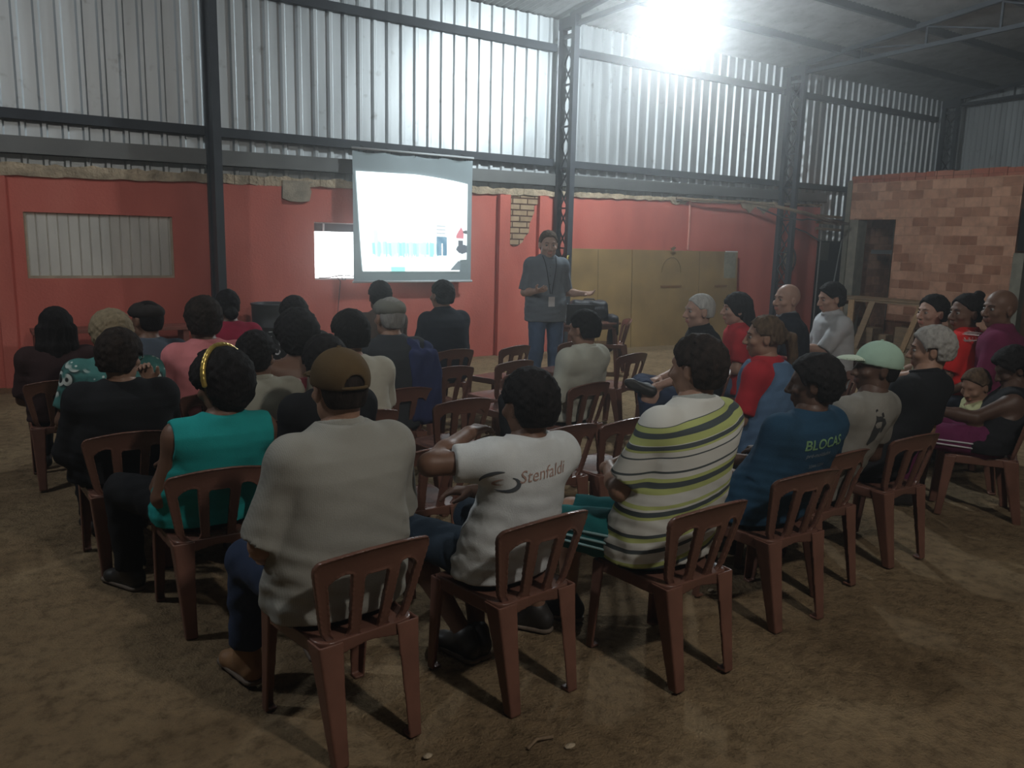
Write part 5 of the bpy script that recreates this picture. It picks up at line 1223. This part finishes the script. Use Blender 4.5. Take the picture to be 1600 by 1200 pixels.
add(key='speaker', head=(5.17, 7.12, 1.800), face=256, skin='pale', fat=1.06, near=2, facevis=True, stand=True, label='person standing in grey blue shirt and jeans with lanyard and white card',
    shirt=dict(mat=cloth('grey blue shirt', (.185, .215, .25)), sleeve=.92, hem=-.18, collar=cloth('grey blue shirt', (.185, .215, .25)), wr=.004, inf=.02, drape=1.0), hair=('short', 'brown'), ht=.007, look=(-10, -8, 0), pants={'mat': denim}, shoe=mat('shoe_dark', (.025, .022, .02), rough=.5),
    armR=((.07, -.02, -.29), (-.05, .24, .03), (-.25, .9, .15), (-.5, .2, .8), .35), armL=((-.08, -.02, -.29), (-.12, .22, .0), (-.5, .8, .1), (.5, .2, .8), .35), hs=1.2)
PP = {}
SEAT = {'bscr': 'brown plastic chair under the person in black nearest the screen',
    'redw': 'brown plastic chair under the person in red with straight dark hair',
    'xleg': 'brown plastic chair under the white haired person with crossed legs',
    'pony': 'brown plastic chair under the person with the ponytail and denim vest',
    'bald': 'brown plastic chair under the bald person in navy',
    'pale': 'brown plastic chair under the person in the pale grey shirt',
    'long': 'brown plastic chair under the long haired person at the far left',
    'flor': 'brown plastic chair under the person in the floral blouse',
    'bcap': 'brown plastic chair under the person in the dark cap and blue shirt',
    'pink': 'brown plastic chair under the person in pink',
    'red': 'brown plastic chair under the person in dark red by the column',
    'collar': 'brown plastic chair under the person in the cream collared shirt',
    'bwtop': 'brown plastic chair under the person in the black and white top',
    'fdress': 'brown plastic chair under the person in the strapless floral dress',
    'black_b': 'brown plastic chair under the person in black behind the brown cap',
    'creamt': 'brown plastic chair under the person in the cream t-shirt',
    'brown': 'brown plastic chair under the person in brown left of the screen bottom',
    'gcap': 'brown plastic chair under the person in the grey flat cap',
    'olive': 'brown plastic chair under the person in the olive shirt',
    'redc': 'brown plastic chair under the person in the red lettered shirt',
    'magenta': 'brown plastic chair under the bald person in magenta',
    'child': 'brown plastic chair under the child in yellow'}
for k in PEO:
    q_ = PP[k['key']] = person(k)
    if k['key'] in SEAT:
        l_ = q_['root'].location; a_ = R_(k['face']); chair(l_.x + .035 * math.cos(a_), l_.y + .035 * math.sin(a_), k['face'], SEAT[k['key']])

# ---------------------------------------------------------------- writing on clothes
def project_text(p, txt, x0, z0, size, m, name, italic=0.0, tilt=0.0, yside=-1, curve_fn=None, bold=0.0):
    c = bpy.data.curves.new(name, 'FONT'); c.body = txt; c.size = size; c.shear = italic; c.offset = bold; c.resolution_u = 3
    o = bpy.data.objects.new(name, c); C.objects.link(o)
    dg = bpy.context.evaluated_depsgraph_get(); me = bpy.data.meshes.new_from_object(o.evaluated_get(dg))
    bpy.data.objects.remove(o)
    bm = bmesh.new(); bm.from_mesh(me); bmesh.ops.triangulate(bm, faces=bm.faces)
    ed = [e for e in bm.edges if e.calc_length() > size * .12]
    if ed: bmesh.ops.subdivide_edges(bm, edges=ed, cuts=2)
    drape_bm(bm, p, x0, z0, tilt, yside); bm.to_mesh(me); bm.free()
    return link(name, me, p['shirt'], m)
def drape_bm(bm, p, x0, z0, tilt, yside):
    ms = p['shirt'].data; bvh = BVHTree.FromPolygons([v.co.copy() for v in ms.vertices], [tuple(f.vertices) for f in ms.polygons])
    ca, sa = math.cos(tilt), math.sin(tilt)
    for v in bm.verts:
        x, z = v.co.x * ca - v.co.y * sa, v.co.x * sa + v.co.y * ca
        X_ = x0 + x * (-yside); Z_ = z0 + z
        h = bvh.ray_cast(Vector((X_, yside * 1.0, Z_)), Vector((0, -yside, 0)))
        y = h[0].y if h[0] else yside * .15
        v.co = Vector((X_, y + yside * .0025, Z_))
dkp = mat('print_black', (.02, .02, .02), vary=0, rough=.9)
prt_b = mat('print_dark', (.06, .07, .08), vary=0, rough=.8); prt_o = mat('print_faded_orange', (.34, .22, .18), vary=0, rough=.8)
pb = PP['boy']
def swoosh(p, pts, w_, m, x0, z0, name='logo_mark'):
    bm = bmesh.new(); prev = None; n = len(pts)
    for i, (x, z) in enumerate(pts):
        a = pts[max(0, i - 1)]; b_ = pts[min(n - 1, i + 1)]; d = Vector((b_[0] - a[0], b_[1] - a[1])).normalized(); nn = Vector((-d.y, d.x)) * w_ * max(.12, math.sin(math.pi * (i + .3) / (n - .4)))
        cur = [bm.verts.new((x + nn.x, z + nn.y, 0)), bm.verts.new((x - nn.x, z - nn.y, 0))]
        if prev: bm.faces.new((prev[0], cur[0], cur[1], prev[1]))
        prev = cur
    drape_bm(bm, p, x0, z0, .06, -1); me = bpy.data.meshes.new(name); bm.to_mesh(me); bm.free(); link(name, me, p['shirt'], m)
arc = lambda cx, cz, rx, rz, a0, a1, n=14: [(cx + rx * math.cos(R_(a0 + (a1 - a0) * i / n)), cz + rz * math.sin(R_(a0 + (a1 - a0) * i / n))) for i in range(n + 1)]
swoosh(PP['green'], [(.0, -.05), (.03, -.02), (.05, .02), (.06, .07), (.05, .12)], .030, dkp, .03, .78, 'dark_print'); swoosh(PP['green'], [(.09, .0), (.10, .04), (.085, .10)], .018, dkp, .03, .78, 'dark_print')
LZ = .825
swoosh(pb, arc(-.014, .014, .050, .027, 70, 195), .007, prt_b, -.115, LZ)
swoosh(pb, arc(.012, -.010, .042, .026, -130, 60), .008, prt_b, -.115, LZ)
swoosh(pb, arc(-.004, .0, .020, .011, 60, 300), .004, prt_o, -.118, LZ)
project_text(pb, 'Stenfaldi', -.062, LZ - .008, .062, prt_o, 'shirt_lettering', .35, .06)
grn = mat('print_green', (.16, .30, .14), vary=0, rough=.8); gry = mat('print_grey', (.20, .23, .25), vary=0, rough=.8)
pu = PP['blue']
project_text(pu, 'BLOCAS', -.06, .79, .062, grn, 'shirt_lettering', .2, .05, bold=.001)
project_text(pu, 'pré-moldados', -.045, .755, .026, gry, 'shirt_lettering', .3, .05)
project_text(pu, '3344-1254', -.02, .705, .022, gry, 'shirt_lettering', .0, .05)
prw = mat('print_white', (.62, .5, .48), vary=0, rough=.8)
project_text(PP['redc'], 'Comunidade', -.25, 1.05, .040, prw, 'shirt_lettering', .0, .0)
project_text(PP['redc'], 'N.S.C. Apar.', -.28, 1.0, .044, prw, 'shirt_lettering', .3, .0)

# ---------------------------------------------------------------- headband, glasses, lanyard, jacket, vest
p = PP['teal']; hw = p['hw']
def sling(name, pts, w_, t_, m, parent):
    f = Fld(.0045)
    for a, b_ in zip(pts, pts[1:]): f.u(cap(a, b_, t_), .004)
    V, Fq = f.build(); me = qmesh(name, [(V, Fq)]); me.materials.append(m); return link(name, me, parent)
gold = mat('gold_band', (.55, .40, .10), rough=.3, metal=.6, vary=.25, scale=20)
sling('headband', [hw((.122 * math.cos(a), -.034, .03 + .136 * math.sin(a))) for a in np.linspace(-.1, math.pi + .1, 22)], .02, .011, gold, p['root'])
p = PP['black_w']; hw = p['hw']; bk_ = mat('glasses_black', (.02, .02, .02), rough=.3, vary=0)
gl = MB()
for s_ in (-1, 1):
    gl.tube([hw((s_ * .034 + .026 * math.cos(a), .104, .004 + .018 * math.sin(a))) for a in [2 * math.pi * i / 16 for i in range(17)]], .003, 6)
    gl.tube([hw((s_ * .060, .102, .010)), hw((s_ * .082, .06, .012)), hw((s_ * .084, -.01, .012))], .003, 6)
gl.tube([hw((-.009, .106, .008)), hw((.009, .106, .008))], .003, 6)
gl.obj('glasses', bk_, p['root'], True)
p = PP['speaker']; N_ = p['N']; sh_ = p['shirt']; bvh = BVHTree.FromPolygons([v.co.copy() for v in sh_.data.vertices], [tuple(f_.vertices) for f_ in sh_.data.polygons])
def onfront(x, z):
    h = bvh.ray_cast(Vector((x, 1.0, z)), Vector((0, -1, 0))); return Vector((x, (h[0].y if h[0] else .1) + .005, z))
nz_ = N_[2]
cord = MB()
for s_ in (-1, 1): cord.tube([Vector((s_ * .065, -.01, nz_ + .035)), Vector((s_ * .075, .05, nz_ + .015))] + [onfront(s_ * (.07 - .062 * i / 9), nz_ - .02 - .36 * i / 9) for i in range(10)], .0045, 6)
ln_ = cord.obj('lanyard', mat('lanyard_dark', (.02, .022, .03), vary=0), p['root'], True)
c0 = onfront(.0, nz_ - .46)
MB().box(-.036, .036, c0.y, c0.y + .005, c0.z - .055, c0.z + .05, .002).obj('card', mat('white_card', (.75, .76, .78), rough=.4, vary=0), ln_)
for i in range(5):
    q = onfront(.0 + .012, nz_ - .10 - .09 * i); MB().lathe([(.0001, .003), (.0055, .002), (.006, 0)], 10, Matrix.Translation(q) @ Matrix.Rotation(R_(-90), 4, 'X')).obj('button', mat('button_dark', (.05, .05, .06), vary=0), sh_, True)
# blue jacket slung over the shoulder of the flat cap man
p = PP['gcap']; f = Fld(.010); a_ = p['spine'](.42)
f.u(cap(a_ + [.10, -.05, .045], a_ + [.24, -.02, .01], .05)); f.u(rbox(a_ + [.16, -.12, -.22], (.11, .045, .24), .04), .05); f.u(rbox(a_ + [.22, -.10, -.30], (.08, .05, .18), .04), .05)
f.fn(lambda D, x, y, z: D + .010 * nz(x * 1.6, y, z * .4, 38, 6)); V, Fq = f.build(); V = smooth(V, Fq, 1); me = qmesh('jacket_cloth', [(V, Fq)]); me.materials.append(cloth('jacket blue', (.035, .045, .12)))
c_, s_ = math.cos(p['root'].rotation_euler.z), math.sin(p['root'].rotation_euler.z)
t = thing('blue_jacket', 'dark blue jacket hanging from the shoulder of the person in the grey flat cap', 'jacket', p['root'].location, p['root'].rotation_euler.z); link('jacket_cloth', me, t)
# denim vest
p = PP['pony']; f = Fld(.010); sp_ = p['spine']
sec = [(sp_(z)[2] if z >= 0 else p['zp'] + z, sp_(max(0, z))[0], sp_(max(0, z))[1] - .004, rx, ry) for z, rx, ry in ((-.12, .245, .195), (.1, .238, .192), (.28, .222, .185), (.40, .195, .178), (.46, .155, .15), (.50, .115, .115))]
f.u(loft(sec)); f.fn(lambda D, x, y, z: D + .004 * nz(x, y, z, 45, 6)); V, Fq = f.build(); V = smooth(V, Fq, 1); me = qmesh('denim_vest', [(V, Fq)]); me.materials.append(cloth('vest denim', (.085, .15, .25))); link('denim_vest', me, p['root'])
# phone in the hand of the pale shirt man
p = PP['pale']; W_ = p['arms'][-1][2]; hd = p['arms'][-1][3]; q = Vector(W_) + Vector(hd) * .10 + Vector((0, 0, .03)); loc = p['root'].matrix_basis @ q
t = thing('phone', 'dark phone held by the person in the pale grey shirt', 'phone', loc, p['root'].rotation_euler.z)
MB().box(-.036, .036, -.005, .005, -.07, .07, .004, Matrix.Rotation(R_(35), 4, 'X')).obj('phone_body', mat('phone_dark', (.02, .02, .022), rough=.2, vary=0), t)
MB().box(-.032, .032, .0052 - .011, .0056 - .011, -.062, .062, 0, Matrix.Rotation(R_(35), 4, 'X')).obj('phone_screen', mat('phone_screen', (.02, .02, .02), vary=0, emit=((.8, .9, 1), 1.6)), t)
bpy.context.view_layer.update()
